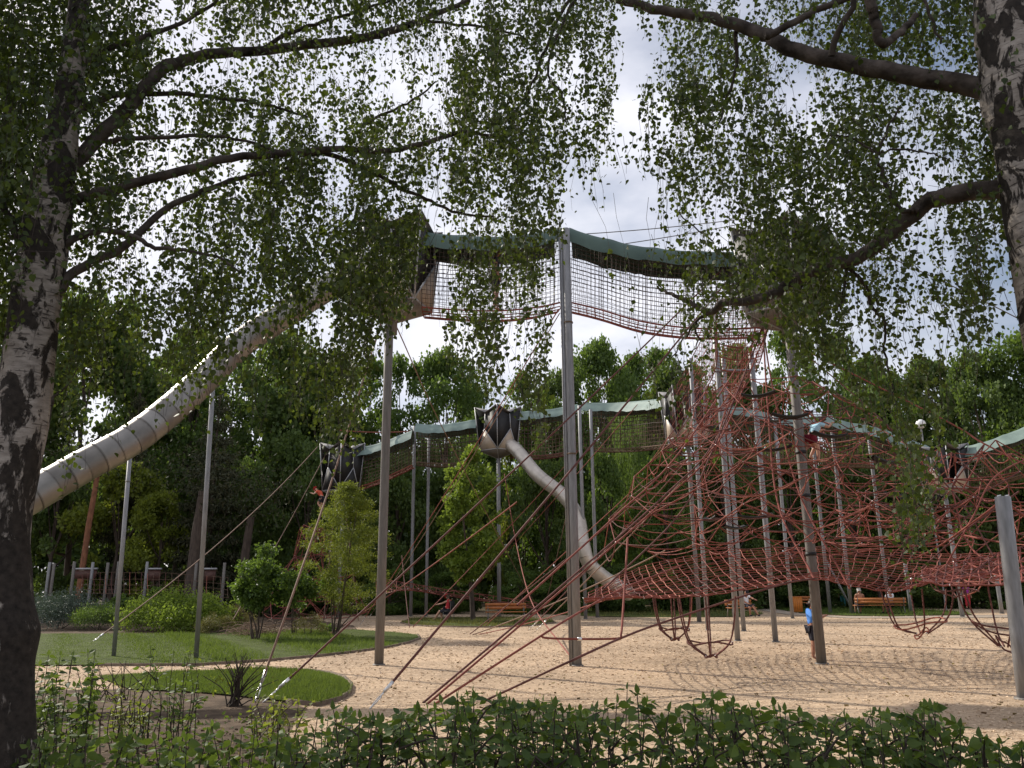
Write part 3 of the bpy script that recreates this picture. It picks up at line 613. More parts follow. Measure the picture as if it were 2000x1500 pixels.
pM = xg(975, fD); pod('far middle faceted pod above the curved silver slide', pM[:2], at(970, 882, fD)[2], 2.5, 1.12, R(-20))
post('far post carrying the middle pod behind the small round tree', 975, 1206, 885, .22, D=fD)
pN = xg(1366, 37.0); pod('far pod at the foot of the steep red net tunnel', pN[:2], at(1340, 858, 37.0)[2], 2.4, 1.0, R(15))
post('far dark post under the pod at the tunnel foot', 1366, 1214, 862, .2, m_steel2, D=37.0)
pR = xg(1880, 40.0); pod('far right faceted pod below the globe lamp', pR[:2], at(1850, 955, 40)[2], 2.2, 1.05, R(40))
post('far grey post under the right pod behind red ropes', 1880, 1200, 958, .2, D=40.0)

# ================================================================== NET BRIDGES
def bridge(label, pts, width, flap, cell, r, m_side, m_floor, name='net_bridge', canopy=True, ns=34, back=(0, 1)):
    top = spline([at(p[0], p[1], p[3]) for p in pts], ns); bot = spline([at(p[0], p[2], p[3]) for p in pts], ns)
    o0 = top[0].copy(); o0[2] = bot[0][2]; root = thing(name, label, 'rope bridge', tuple(o0), group='net bridges with green canopies' if canopy else None)
    t = norm(np.gradient(top, axis=0)*[1, 1, 0]); n = np.stack([-t[:, 1], t[:, 0], np.zeros(ns)], 1); n *= np.sign(n@np.array([back[0], back[1], 0]) + 1e-9)[:, None]
    T0, B0 = top-o0, bot-o0; T1, B1 = T0+n*width, B0+n*width
    L_ = np.concatenate([[0], np.cumsum(np.linalg.norm(np.diff(top, axis=0), axis=1))]); nx = int(L_[-1]/cell); s = np.linspace(0, L_[-1], nx+1)
    ip = lambda A: np.stack([np.interp(s, L_, A[:, k]) for k in range(3)], 1)
    for A, B, sgn in ((T0, B0, -1), (T1, B1, 1)):
        a, b_ = ip(A), ip(B); nz_ = max(4, int((a[0, 2]-b_[0, 2])/cell)); g = MB(); v = np.linspace(0, 1, nz_+1)
        bul = .05*width
        S = a[:, None]*(1-v[None, :, None])+b_[:, None]*v[None, :, None]; S[:, :, 1] += sgn*bul*4*(v*(1-v))[None]
        S += rng.normal(0, cell*.05, S.shape)
        for i in range(nx+1): g.tube(S[i], r, 3)
        for j in range(nz_+1): g.tube(S[:, j], r, 3)
        g.build('side_net', m_side, root)['kind'] = 'stuff'
        for f in (.42, .55): MB().tube(S[:, int(f*nz_)], r*1.7, 5).build('hand_rope', m_net, root, True)
        MB().tube(B, r*3.2, 6).build('edge_rope', m_floor, root, True)
    g = MB(); v = np.linspace(0, 1, 7)
    S = ip(B0)[:, None]*(1-v[None, :, None])+ip(B1)[:, None]*v[None, :, None]; S[:, :, 2] -= (.10*4*v*(1-v))[None]
    for j in range(7): g.tube(S[:, j], r*2.0, 4)
    for i in range(0, nx+1, 2): g.tube(S[i], r*1.6, 4)
    g.build('floor_net', m_floor, root)['kind'] = 'stuff'
    if canopy:
        ss = np.linspace(0, L_[-1], 60); jp = lambda A: np.stack([np.interp(ss, L_, A[:, k]) for k in range(3)], 1)
        a, c = jp(T0), jp(T1); sw = .5+.5*np.cos(ss*2*math.pi/1.05); w1 = .035*vnoise(ss*2.3, 4)+.02*vnoise(ss*6, 8); up = np.array([0, 0, 1.0]); oh = norm(a-c)*.05
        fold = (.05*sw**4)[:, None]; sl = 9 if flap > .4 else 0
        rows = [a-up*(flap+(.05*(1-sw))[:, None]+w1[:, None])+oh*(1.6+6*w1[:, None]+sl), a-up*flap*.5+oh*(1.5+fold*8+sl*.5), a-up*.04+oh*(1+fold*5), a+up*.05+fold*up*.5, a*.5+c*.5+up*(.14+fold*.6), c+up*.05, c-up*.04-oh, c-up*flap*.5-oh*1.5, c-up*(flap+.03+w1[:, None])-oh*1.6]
        MB().grid(np.stack(rows, 1)).build('canopy', m_tarp_lit if flap > .4 else m_tarp, root, True)
        for i in range(0, ns, max(1, int(ns/(L_[-1]/1.05)))):
            MB().tube([T0[i]+[0, 0, .02], (T0[i]+T1[i])/2+[0, 0, .1], T1[i]+[0, 0, .02]], .016, 5).build('canopy_hoop', m_frame, root, True)
            MB().tube([T0[i], B0[i]], r*1.3, 4).build('hanger_rope', m_side, root, True)
    return root
bridge('high net bridge with green canopy between the slide pod and the bend post', [(824, 457, 600, 17.5), (890, 463, 605, 17.5), (975, 466, 607, 17.5), (1050, 458, 600, 17.5), (1098, 449, 590, 17.6)], .75, .30, .105, .0065, m_net, m_rope)
bridge('high net bridge with green canopy sagging right of the bend post', [(1112, 450, 590, 17.6), (1170, 467, 604, 17.5), (1250, 485, 627, 17.4), (1340, 494, 640, 17.4), (1420, 496, 642, 17.4), (1485, 493, 640, 17.4)], .75, .30, .105, .0065, m_net, m_rope)
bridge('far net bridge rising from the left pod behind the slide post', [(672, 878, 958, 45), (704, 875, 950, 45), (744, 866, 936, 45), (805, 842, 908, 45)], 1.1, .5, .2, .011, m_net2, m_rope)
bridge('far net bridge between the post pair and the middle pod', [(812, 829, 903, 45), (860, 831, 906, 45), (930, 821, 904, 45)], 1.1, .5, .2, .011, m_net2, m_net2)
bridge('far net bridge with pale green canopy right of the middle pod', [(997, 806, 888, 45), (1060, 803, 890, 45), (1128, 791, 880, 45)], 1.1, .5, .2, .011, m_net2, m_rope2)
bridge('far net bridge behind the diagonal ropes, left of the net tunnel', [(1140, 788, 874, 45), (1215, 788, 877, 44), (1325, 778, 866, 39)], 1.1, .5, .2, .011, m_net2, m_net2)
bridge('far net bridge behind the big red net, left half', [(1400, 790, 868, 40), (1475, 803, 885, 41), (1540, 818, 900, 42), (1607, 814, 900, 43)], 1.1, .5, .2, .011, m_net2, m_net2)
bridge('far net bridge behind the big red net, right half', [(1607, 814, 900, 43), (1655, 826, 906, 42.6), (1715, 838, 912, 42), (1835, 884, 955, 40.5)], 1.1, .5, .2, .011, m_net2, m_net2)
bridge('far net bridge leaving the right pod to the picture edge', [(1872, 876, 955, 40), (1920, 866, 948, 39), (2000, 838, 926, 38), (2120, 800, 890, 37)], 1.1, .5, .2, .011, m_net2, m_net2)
def tunnel(label, secs, cell, r, m):
    """square-ish net tunnel through given cross sections (left px, right px, top, bottom, D)"""
    cs = [np.array([at(a, b, D), at(c, b, D), at(c, d, D), at(a, d, D)]) for a, c, b, d, D in secs]; o0 = cs[0].mean(0)
    root = thing('net_tunnel', label, 'climbing net', tuple(o0)); C = np.array(cs)-o0; m_ = 40
    E = [spline(C[:, k], m_) for k in range(4)]
    for k in range(4):
        g = MB(); a, b_ = E[k], E[(k+1) % 4]; nn = max(6, int(np.linalg.norm(a[0]-b_[0])/cell)); v = np.linspace(0, 1, nn)[None, :, None]; S = a[:, None]*(1-v)+b_[:, None]*v
        S[:, :, 2] -= (.12*4*v*(1-v))[..., 0] if k in (0, 2) else 0
        for j in range(nn): g.tube(S[:, j], r, 3)
        for i in range(m_): g.tube(S[i], r, 3)
        g.build('net_wall', m, root)['kind'] = 'stuff'
        MB().tube(E[k], r*2.2, 6).build('edge_rope', m_rope2, root, True)
    for i in range(4, m_, 4):
        MB().tube(sag(E[3][i], E[2][i], .15, 7), r*1.9, 5).build('climbing_rung', m_rope, root, True)
    for f in (.25, .5, .75): MB().tube(E[3]*(1-f)+E[2]*f+np.array([0, 0, .01]), r*1.8, 5).build('pale_rope', m_rope3, root, True)
tunnel('steep red net tunnel descending between the pale posts', [(1400, 1500, 560, 640, 18.6), (1396, 1476, 610, 724, 24.5), (1356, 1420, 690, 800, 30), (1310, 1362, 775, 866, 36.5)], .14, .009, m_rope)
for lab, x0, x1, y, D in (('upper steel cross bar between the tunnel posts', 1404, 1474, 724, 24.5), ('lower steel cross bar between the tunnel posts', 1354, 1424, 790, 30)):
    tag(MB().seg(at(x0, y, D), at(x1, y, D), .05, 8).build('cross_bar', m_steel, None, True), lab, 'bar')

# ================================================================== SLIDES
def slide(label, path, dia, nseg, m, grp=None, m3=None):
    P = spline([at(*p) for p in path], nseg*4+1); o0 = P[-1].copy(); root = thing('tube_slide', label, 'slide', tuple(o0), group=grp); P = P-o0
    for i in range(nseg):
        q = P[i*4:i*4+5]; rr = dia/2*(1+.012*(i % 2)); MB().tube(q, [rr]*5, 28).build('tube_segment', m3 if m3 and i % 5 in (1, 3, 4) else m, root, True)
        if i: MB().tube([q[0]-norm(q[1]-q[0])*.012, q[0]+norm(q[1]-q[0])*.012], dia/2+.014, 28).build('flange_ring', m, root, True)
    return root
slide('long stainless tube slide running from the left pod to behind the birch', [(738, 512, 17.9), (650, 556, 17.7), (560, 612, 17.2), (470, 672, 16.8), (405, 735, 16.4), (330, 803, 15.8), (255, 860, 15.2), (160, 912, 14.6), (62, 968, 14.0), (-120, 1075, 13.0), (-260, 1165, 12.4)], .61, 30, m_stain, m3=m_stain3)
slide('far curved silver tube slide dropping from the middle pod', [(985, 862, 44.6), (1010, 880, 44), (1050, 928, 43), (1100, 968, 42.4), (1128, 1010, 42), (1138, 1060, 41.5), (1150, 1100, 41.5), (1180, 1128, 42), (1215, 1150, 42.5), (1228, 1160, 43)], .72, 16, m_stain2)
def slidepost(lab, bx, by, tx, ty, dia):
    b_ = gp(bx, by); D = b_[1]; t = at(tx, ty, D); root = thing('slide_support', lab, 'post', tuple(b_), group='thin slide supports')
    MB().tube([(0, 0, -.1), (t-b_)*.5, t-b_], dia/2, 12, True).build('shaft', m_steel, root, True)
    MB().tube([(t-b_)*.86, (t-b_)*.865], dia/2*1.25, 12, True).build('sleeve', m_steel, root, True); return root
slidepost('thin grey slide support standing on the lawn in front of the round bush', 383, 1288, 421, 668, .115)
slidepost('thin olive slide support standing left of the round bush', 222, 1284, 254, 888, .105)

# ================================================================== FURNITURE
def bench(label, c, rz, w=1.9):
    root = thing('bench', label, 'bench', (c[0], c[1], .03), rz, 'park benches')
    for k in range(4): MB().box((0, -.05-.115*k, .45), (w, .095, .035)).build('seat_plank', m_wood, root)
    for k in range(2): MB().box((0, .05+.03*k, .62+.15*k), (w, .03, .13), .18, 'X').build('back_plank', m_wood, root)
    for s in (-1, 1):
        x = s*(w/2-.12); f = MB()
        f.tube([(x, -.42, 0), (x, -.42, .41), (x, -.38, .43), (x, 0, .40), (x, .06, .6), (x, .12, .84)], .024, 8, True); f.tube([(x, .12, 0), (x, 0, .40)], .024, 8, True)
        f.tube([(x, -.42, .41), (x, -.44, .60), (x, .05, .62)], .02, 8, True); f.build('side_frame', m_steel2, root, True)
    return root
bench('empty orange brown wooden bench on the dry grass island', gp(988, 1216)[:2], R(4), pxm(38, 80))
bM = xg(1722, 44); bench('wooden bench seen from behind with two men on it', bM[:2], R(180-6), 2.6)
bench('shaded wooden bench beside the seated person in white', xg(1445, 42)[:2], R(15), 1.5)
bench('dim wooden bench in the shade behind the orange bin', xg(1570, 52)[:2], 0, 1.7)
c = xg(1560, 47.5); root = thing('litter_bin', 'slatted orange litter bin by the path', 'bin', (c[0], c[1], .02))
MB().tube([(0, 0, .05), (0, 0, .85)], .20, 20, True).build('liner', m_black, root, True)
for k in range(14):
    a = k*2*math.pi/14; MB().box((0, 0, 0), (.09, .03, .82), a+math.pi/2).build('slat', m_orange, root).location = (.235*math.cos(a), .235*math.sin(a), .46)
MB().tube([(0, 0, .85), (0, 0, .88)], .26, 20, True).build('rim', m_orange, root, True)
c = xg(1848, 50); zt = at(1828, 828, 50)[2]; root = thing('globe_lamp', 'white globe lamp above the far right pod', 'lamp', tuple(c))
MB().tube([(0, 0, 0), (0, 0, zt-.2)], .05, 10).build('lamp_post', m_steel, root, True)
t_ = np.linspace(-1, 1, 11); MB().tube([(0, 0, zt+.30*math.sin(a*math.pi/2)) for a in t_], [max(.01, .30*math.cos(a*math.pi/2)) for a in t_], 18).build('globe', mat('opal_glass', (.8, .8, .78), .3, var=.03), root, True)
# chair of the woman
wc = gp(876, 1213); chair = thing('chair', 'dark garden chair under the woman in the red cap', 'chair', (wc[0], wc[1], .03), R(70))
MB().box((0, 0, .43), (.46, .44, .03)).build('seat', m_black, chair); MB().box((0, -.22, .72), (.44, .03, .42), -.12, 'X').build('backrest', m_black, chair)
for sx in (-1, 1):
    for sy in (-1, 1): MB().seg((sx*.20, sy*.19, 0), (sx*.20, sy*.19, .43 if sy > 0 else .9), .016, 6).build('leg', m_steel2, chair)

# ================================================================== PEOPLE
def skinned(name, V, E, Rd, m, parent, sub=2):
    me = bpy.data.meshes.new(name); me.from_pydata([tuple(v) for v in V], E, []); me.materials.append(m); o = link(name, me, parent)
    sk = o.modifiers.new('skin', 'SKIN'); sk.use_smooth_shade = True; ss = o.modifiers.new('sub', 'SUBSURF'); ss.levels = sub; ss.render_levels = sub
    for i, r_ in enumerate(Rd):
        a = me.skin_vertices[0].data[i]; a.radius = (r_, r_) if np.isscalar(r_) else r_; a.use_root = (i == 0)
    return o
POSES = {
 'stand': dict(pel=(0, 0, .53), sp=(0, .005, .64), ch=(0, 0, .75), nk=(0, 0, .855), sh=.105, shz=.815, el=[(-.135, -.02, .64), (.135, -.02, .64)], wr=[(-.14, .03, .49), (.14, .03, .49)], hip=.052, hz=.51, kn=[(-.056, .015, .285), (.056, .015, .285)], an=[(-.058, -.01, .045), (.058, -.01, .045)], ft=(0, .085, -.025)),
 'sit': dict(pel=(0, 0, .285), sp=(0, -.02, .40), ch=(0, -.03, .51), nk=(0, -.02, .615), sh=.105, shz=.575, el=[(-.14, .03, .42), (.14, .03, .42)], wr=[(-.09, .17, .37), (.09, .17, .37)], hip=.055, hz=.275, kn=[(-.075, .25, .27), (.075, .25, .27)], an=[(-.08, .27, .045), (.08, .30, .045)], ft=(0, .085, -.025)),
 'sitreach': dict(pel=(0, 0, .285), sp=(0, -.02, .40), ch=(0, -.03, .51), nk=(0, .0, .615), sh=.105, shz=.575, el=[(-.15, .14, .50), (.14, .06, .43)], wr=[(-.13, .29, .47), (.06, .19, .36)], hip=.055, hz=.275, kn=[(-.07, .24, .28), (.07, .25, .26)], an=[(-.09, .40, .05), (.05, .22, .045)], ft=(0, .085, -.02)),
 'climb': dict(pel=(0, -.06, .50), sp=(0, .02, .59), ch=(0, .10, .68), nk=(0, .18, .755), sh=.10, shz=.72, el=[(-.16, .20, .62), (.15, .24, .66)], wr=[(-.13, .33, .66), (.12, .34, .74)], hip=.055, hz=.48, kn=[(-.08, .07, .30), (.07, .02, .27)], an=[(-.07, -.06, .12), (.05, .02, .05)], ft=(0, .08, -.02)),
 'lean': dict(pel=(0, 0, .53), sp=(0, .01, .64), ch=(0, .02, .75), nk=(0, .04, .85), sh=.10, shz=.81, el=[(-.12, .10, .68), (.12, .10, .68)], wr=[(-.08, .22, .72), (.08, .22, .72)], hip=.05, hz=.51, kn=[(-.05, .03, .28), (.05, -.02, .28)], an=[(-.05, .0, .045), (.05, -.05, .05)], ft=(0, .085, -.025)),
}
def person(label, loc, rz, H, pose, skin=None, shirt=None, shorts=None, cap=None, hair=None, shoes=None, sleeves=True, legs_to=1.0, fat=1.0):
    root = thing('person', label, 'person', tuple(loc), rz); p = POSES[pose]; v = lambda t: np.array(t, float)*H; skin = skin or m_skin
    pel, sp, ch, nk = v(p['pel']), v(p['sp']), v(p['ch']), v(p['nk']); f = norm(nk-ch); hd = nk+np.array([0, .25, .97])*.075*H if pose != 'climb' else nk+np.array([0, .6, .7])*.075*H
    up = norm(hd-nk); V = [pel, sp, ch, nk, nk+up*.035*H, hd, hd+up*.045*H]; Rd = [(.075*H*fat, .062*H*fat), (.068*H*fat, .056*H*fat), (.078*H*fat, .060*H*fat), .032*H, .036*H, .052*H, .036*H]; E = [(0, 1), (1, 2), (2, 3), (3, 4), (4, 5), (5, 6)]
    fw = np.array([0, 1, 0]); V.append(hd+fw*.062*H); Rd.append(.009*H); E.append((5, 7))
    shs = []; hips = []
    for i, s in enumerate((-1, 1)):
        sh = v((s*p['sh'], p['ch'][1], p['shz'])); el = v(p['el'][i]); wr = v(p['wr'][i]); k = len(V)
        dh = norm(wr-el); palm = wr+dh*.035*H; sd = norm(np.cross(dh, [0, 0, 1])+1e-6)
        V += [sh, el, wr, palm]; Rd += [.034*H, .026*H, .018*H, (.022*H, .012*H)]; E += [(2, k), (k, k+1), (k+1, k+2), (k+2, k+3)]; shs.append((sh, el, wr))
        for q in range(4):
            a = len(V); o_ = sd*(q-1.5)*.0105*H; ln = (.030, .036, .034, .027)[q]*H; V += [palm+o_+dh*ln*.6, palm+o_*1.05+dh*ln-np.array([0, 0, .008*H])]; Rd += [.0052*H, .0045*H]; E += [(k+3, a), (a, a+1)]
        a = len(V); V += [wr+dh*.018*H+sd*s*.024*H, wr+dh*.036*H+sd*s*.034*H]; Rd += [.006*H, .005*H]; E += [(k+2, a), (a, a+1)]
        hp = v((s*p['hip'], p['pel'][1], p['hz'])); kn = v(p['kn'][i]); an = v(p['an'][i]); k = len(V)
        V += [hp, (hp+kn)/2, kn, (kn*.65+an*.35), an, an+v(p['ft'])]; Rd += [.058*H, .050*H, .036*H, .036*H, .024*H, .018*H]; E += [(0, k), (k, k+1), (k+1, k+2), (k+2, k+3), (k+3, k+4), (k+4, k+5)]; hips.append((hp, kn, an))
    skinned('body', V, E, Rd, skin, root)
    if shirt:
        V = [pel*.8+sp*.2, sp, ch, ch*.45+nk*.55]; Rd = [(.086*H*fat, .074*H*fat), (.080*H*fat, .068*H*fat), (.088*H*fat, .070*H*fat), .046*H]; E = [(0, 1), (1, 2), (2, 3)]
        for sh, el, wr in shs:
            k = len(V); V += [sh*1.0, sh*.45+el*.55 if sleeves else sh*.85+el*.15]; Rd += [.044*H, .038*H]; E += [(2, k), (k, k+1)]
        skinned('shirt', V, E, Rd, shirt, root)
    if shorts:
        V = [pel]; Rd = [(.086*H*fat, .075*H*fat)]; E = []
        for hp, kn, an in hips:
            k = len(V); end = hp+(kn-hp)*legs_to if legs_to <= 1 else kn+(an-kn)*(legs_to-1); V += [hp, hp*.4+end*.6 if legs_to <= 1 else kn, end]; Rd += [.066*H, .058*H if legs_to <= 1 else .046*H, .052*H if legs_to <= 1 else .036*H]; E += [(0, k), (k, k+1), (k+1, k+2)]
        skinned('shorts' if legs_to <= 1 else 'trousers', V, E, Rd, shorts, root)
    if hair: skinned('hair', [hd+up*.012*H-fw*.014*H, hd+up*.052*H-fw*.008*H, hd-fw*.03*H-up*.02*H], [(0, 1), (0, 2)], [.057*H, .036*H, .04*H], hair, root)
    if cap: skinned('cap', [hd+up*.022*H, hd+up*.056*H, hd+up*.03*H+fw*.09*H], [(0, 1), (0, 2)], [.058*H, .036*H, (.035*H, .008*H)], cap, root)
    if shoes:
        for hp, kn, an in hips: skinned('shoe', [an-np.array([0, .012*H, .015*H]), an+v(p['ft'])*1.15], [(0, 1)], [.030*H, .025*H], shoes, root)
    return root
c_red = cloth('red_cloth', (.55, .05, .06)); c_dark = cloth('dark_cloth', (.035, .035, .045)); c_blue = cloth('blue_cloth', (.10, .27, .70)); c_white = cloth('white_cloth', (.68, .68, .70))
c_lblue = cloth('pale_blue_cloth', (.38, .60, .72)); c_dred = cloth('dark_red_cloth', (.16, .015, .03)); c_mag = cloth('magenta_cloth', (.45, .06, .40)); c_orange = cloth('orange_red_cloth', (.60, .11, .06)); c_teal = cloth('teal_cloth', (.06, .22, .22))
ww = person('seated woman in a red cap, pink top and dark skirt on a chair', (wc[0]-.03, wc[1], .0), R(70), 1.66, 'sitreach', m_skin, c_red, c_dark, cap=c_red, hair=m_hair, shoes=c_dark, sleeves=False, legs_to=1.0, fat=1.15)
skinned('handbag', [(.0, .18, .62), (.05, .26, .58)], [(0, 1)], [.10, .09], c_dark, None)
o = bpy.data.objects['handbag']; o.location = (wc[0]-.03, wc[1], 0); o.rotation_euler[2] = R(70); tag(o, 'dark handbag held on the lap of the seated woman', 'handbag')
bp = gp(1592, 1291); person('boy in a blue vest and black shorts standing behind the brownish post', (bp[0]+.085, bp[1]+.25, 0), R(-80), 1.28, 'lean', m_skin2, c_blue, c_dark, hair=m_hair, sleeves=False, legs_to=.95)
cp = at(1594, 905, 17.4); person('child in a pale blue striped shirt and dark red shorts climbing the net', (cp[0], cp[1], cp[2]), R(-70), 1.20, 'climb', m_skin, c_lblue, c_dred, hair=m_hair, sleeves=True, legs_to=.6)
cp = at(626, 1000, 43.5); person('climber in an orange red top on the far left ropes', tuple(cp), R(70), 1.55, 'climb', m_skin, c_orange, c_dark, cap=c_red, legs_to=.8)
bv = bM; person('shirtless grey haired man sitting on the far bench, seen from behind', (bv[0]-.95, bv[1]+.30, .06), R(-6), 1.72, 'sit', m_skin2, None, c_dark, hair=m_grey, shoes=c_dark, fat=1.2)
person('person in a pale top at the right end of the far bench', (bv[0]+.65, bv[1]+.30, .06), R(10), 1.66, 'sit', m_skin2, c_white, c_dark, hair=m_grey, shoes=c_dark, fat=1.1)
sp_ = xg(1457, 42.3); person('person in a white shirt and shorts seated beside the tunnel posts', (sp_[0], sp_[1]-.25, .06), R(200), 1.70, 'sitreach', m_skin2, c_white, c_dark, cap=c_dark, shoes=c_dark)
sp_ = xg(1648, 56); person('standing figure in teal clothes in the shade behind the brace', (sp_[0], sp_[1], 0), R(160), 1.65, 'stand', m_skin2, c_white, c_teal, hair=m_hair, legs_to=1.8, shoes=c_dark)
sp_ = xg(1892, 52); person('figure in a magenta top far behind the right baskets', (sp_[0], sp_[1], 0), R(180), 1.6, 'stand', m_skin, c_mag, c_red, hair=m_hair, legs_to=1.8, shoes=c_dark)
sp_ = xg(412, 39); person('small child in pale blue bending behind the round bush', (sp_[0], sp_[1], 0), R(-80), 1.15, 'lean', m_skin, c_lblue, c_red, hair=m_hair)
hp_ = at(968, 604, 17.9); person('person walking inside the left high net bridge with bare legs', tuple(hp_), R(-80), 1.52, 'stand', m_skin2, c_dark, c_dark, hair=m_hair, legs_to=.8)

# far fence of posts at the left
for k, (x, t, lab) in enumerate(((82, 1098, 'first short fence post behind the silvery bush'), (91, 1100, 'second short fence post behind the silvery bush'), (131, 1097, 'short fence post beside the orange pine trunk'), (168, 1098, 'short fence post right of the orange pine trunk'), (198, 1099, 'short dark fence post above the small green bush'), (219, 1097, 'short fence post behind the olive slide support'), (276, 1097, 'tall capped fence post left of the round bush top'), (374, 1098, 'short fence post left of the grey slide support'), (430, 1099, 'rightmost short fence post behind the round bush'))):
    post(lab, x, 1200, t, .15, m_steel2 if k % 3 else m_steel, D=42, n=10, grp='short posts of the far net fence')
for k, (x0, x1, y0, y1, lab) in enumerate(((145, 187, 1113, 1130, 'brown board at the left end of the far net fence'), (287, 312, 1113, 1134, 'brown board panel above the round bush'), (400, 420, 1113, 1134, 'brown board panel right of the grey slide support'))):
    a = at(x0, y0, 43.5); b_ = at(x1, y1, 43.5); root = thing('board_panel', lab, 'board', (a[0], 43.5, 0), group='brown boards on the far fence')
    MB().box(((b_[0]-a[0])/2, 0, (a[2]+b_[2])/2), (b_[0]-a[0], .08, a[2]-b_[2])).build('board', mat('brown_board%d' % k, (.09, .04, .03)), root)
    MB().box(((b_[0]-a[0])/2, -.02, a[2]+.05), (b_[0]-a[0]+.1, .16, .09)).build('top_rail', m_frame, root)

# ================================================================== TREES
def crown_pts(n, lobes, shell=.5, flat=1.0):
    L_ = np.array(lobes, float); w = (L_[:, 3]*L_[:, 4]+L_[:, 4]*L_[:, 5]); k = rng.choice(len(L_), n, p=w/w.sum()); d = norm(rng.normal(size=(n, 3)))
    rr = (1-shell*rng.random(n)**1.4)[:, None]*(1+.16*rng.normal(size=(n, 1))); P = L_[k, :3]+d*rr*L_[k, 3:6]; return P, d
def crown_mesh(n, lobes, size, m, tpl=T_QUAD, shell=.5, droop=.3, tb=0.5, ts=.25):
    P, d = crown_pts(n, lobes, shell); A = rng.normal(size=(n, 3))*.7+d*.5-np.array([0, 0, droop]); nr = d*.8+rng.normal(size=(n, 3))*.6+np.array([0, 0, .4])
    s = size*(.6+.8*rng.random(n)); V, Q, T = leaves(P, A, s, tpl, np.cross(nr, norm(A))*1.0+1e-5)
    lob = rng.normal(0, .14, len(lobes)); return mesh_np('crown', V, Q, T, m, False, np.repeat(np.clip(rng.normal(tb, ts, n), 0, 1), len(tpl[0])))
def lobes_round(n, H, w, zb=.22, ls=(.15, .26), top=1.0):
    out = []; W_ = w/2
    for i in range(n):
        z = zb+(1-zb)*rng.random(); prof = math.sin(math.pi*min(1, max(0.08, (z-zb)/(1-zb)*.86+.12)))**.7; a = rng.random()*2*math.pi; r_ = W_*prof*(.35+.55*math.sqrt(rng.random()))
        s = H*.5*random.uniform(*ls)*random.choice((1, 1, .6)); out.append((r_*math.cos(a), r_*math.sin(a), min(z*H, H-s*.8), s*1.15, s*1.15, s*.8))
    for k in range(n//4):
        a = rng.random()*6.28; z = random.uniform(.62, 1.0); r_ = W_*.75*(1.02-z)**.6; out.append((r_*math.cos(a), r_*math.sin(a), z*H*.985, H*.035, H*.035, H*.05))
    return out
def trunk_mesh(H, r, lobes, m, nl=9, zt=.75, sway=.02):
    b = MB(); z = np.linspace(0, zt*H, 9); b.tube([(sway*H*vnoise(np.array([k*.7]), 3)[0], sway*H*vnoise(np.array([k*.7]), 9)[0], zz) for k, zz in enumerate(z)], r*(1-.8*z/(zt*H))*np.where(z == 0, 1.35, 1), 10)
    for L_ in random.sample(lobes, min(nl, len(lobes))):
        z0 = max(.12*H, L_[2]*random.uniform(.45, .7)); e = np.array(L_[:3]); s_ = np.array([0, 0, min(z0, zt*H*.95)]); b.tube(spline([s_, s_*.5+e*.5+[0, 0, -.03*H], e], 7), np.linspace(r*.38, r*.07, 7), 6)
    return b.mesh('trunk', m, True)
PROTO = {}
def proto(key, H, w, n, size, m, nlobes, ls, bark=m_trunk, zb=.2, shell=.6, tpl=T_QUAD, droop=.3, r=.22, tb=.5):
    lb = lobes_round(nlobes, H, w, zb, ls); PROTO[key] = (H, w, crown_mesh(n, lb, size, m, tpl, shell, droop, tb), trunk_mesh(H, r, lb, bark))
proto('broad_a', 16, 10, 22000, .27, lf_dark, 60, (.09, .2)); proto('broad_b', 16, 10, 22000, .25, lf_mid, 64, (.08, .19)); proto('broad_c', 16, 9, 21000, .26, lf_dark, 70, (.07, .18), tb=.65)
proto('airy', 16, 9, 7500, .26, lf_mid, 38, (.07, .15), zb=.3, shell=.8); proto('poplar', 16, 4.6, 10000, .25, lf_mid, 34, (.09, .15), zb=.1)
proto('yellow', 10, 7, 11000, .22, lf_yel, 30, (.12, .22), zb=.08); proto('shrubby', 8, 8, 14000, .20, lf_mid, 34, (.16, .28), zb=.02); proto('shrubby_dark', 8, 8, 14000, .20, lf_dark, 34, (.16, .28), zb=.02)
lb = [(0, 0, 15.2, .5, .5, .9)]
for z in np.linspace(2.0, 14.5, 12):
    for a in range(7):
        t = a*2*math.pi/7+z; rr = (1-z/17)*4.2; lb.append((rr*.62*math.cos(t), rr*.62*math.sin(t), z-.25*rr*.4, rr*.45+.2, rr*.45+.2, .38))
PROTO['conifer'] = (16, 9, crown_mesh(17000, lb, .34, lf_con, T_NARROW, .9, .5), trunk_mesh(16, .28, lb, m_trunk, 12, .97, .004))
lb = [(random.gauss(0, 1.2), random.gauss(0, 1.2), random.uniform(2.5, 9), .7, .7, 1.6) for _ in range(34)]
PROTO['willow'] = (10, 6, crown_mesh(14000, lb, .22, lf_mid, T_NARROW, .9, 2.2, .8), trunk_mesh(10, .2, lb, m_trunk))
def tree(label, px, top, wpx, D, key, grp='trees of the wood behind the playground', name='tree', rz=None):
    H, w, cm, tm = PROTO[key]; b_ = xg(px, D); z = at(px, top, D)[2]; root = thing(name, label, 'tree' if name == 'tree' else 'shrub', tuple(b_), random.uniform(0, 6.28) if rz is None else rz, grp)
    sc = (pxm(D, wpx)/w, pxm(D, wpx)/w, z/H)
    for nm, me in (('trunk', tm), ('crown', cm)): o = link(nm, me, root); o.scale = sc
    return root
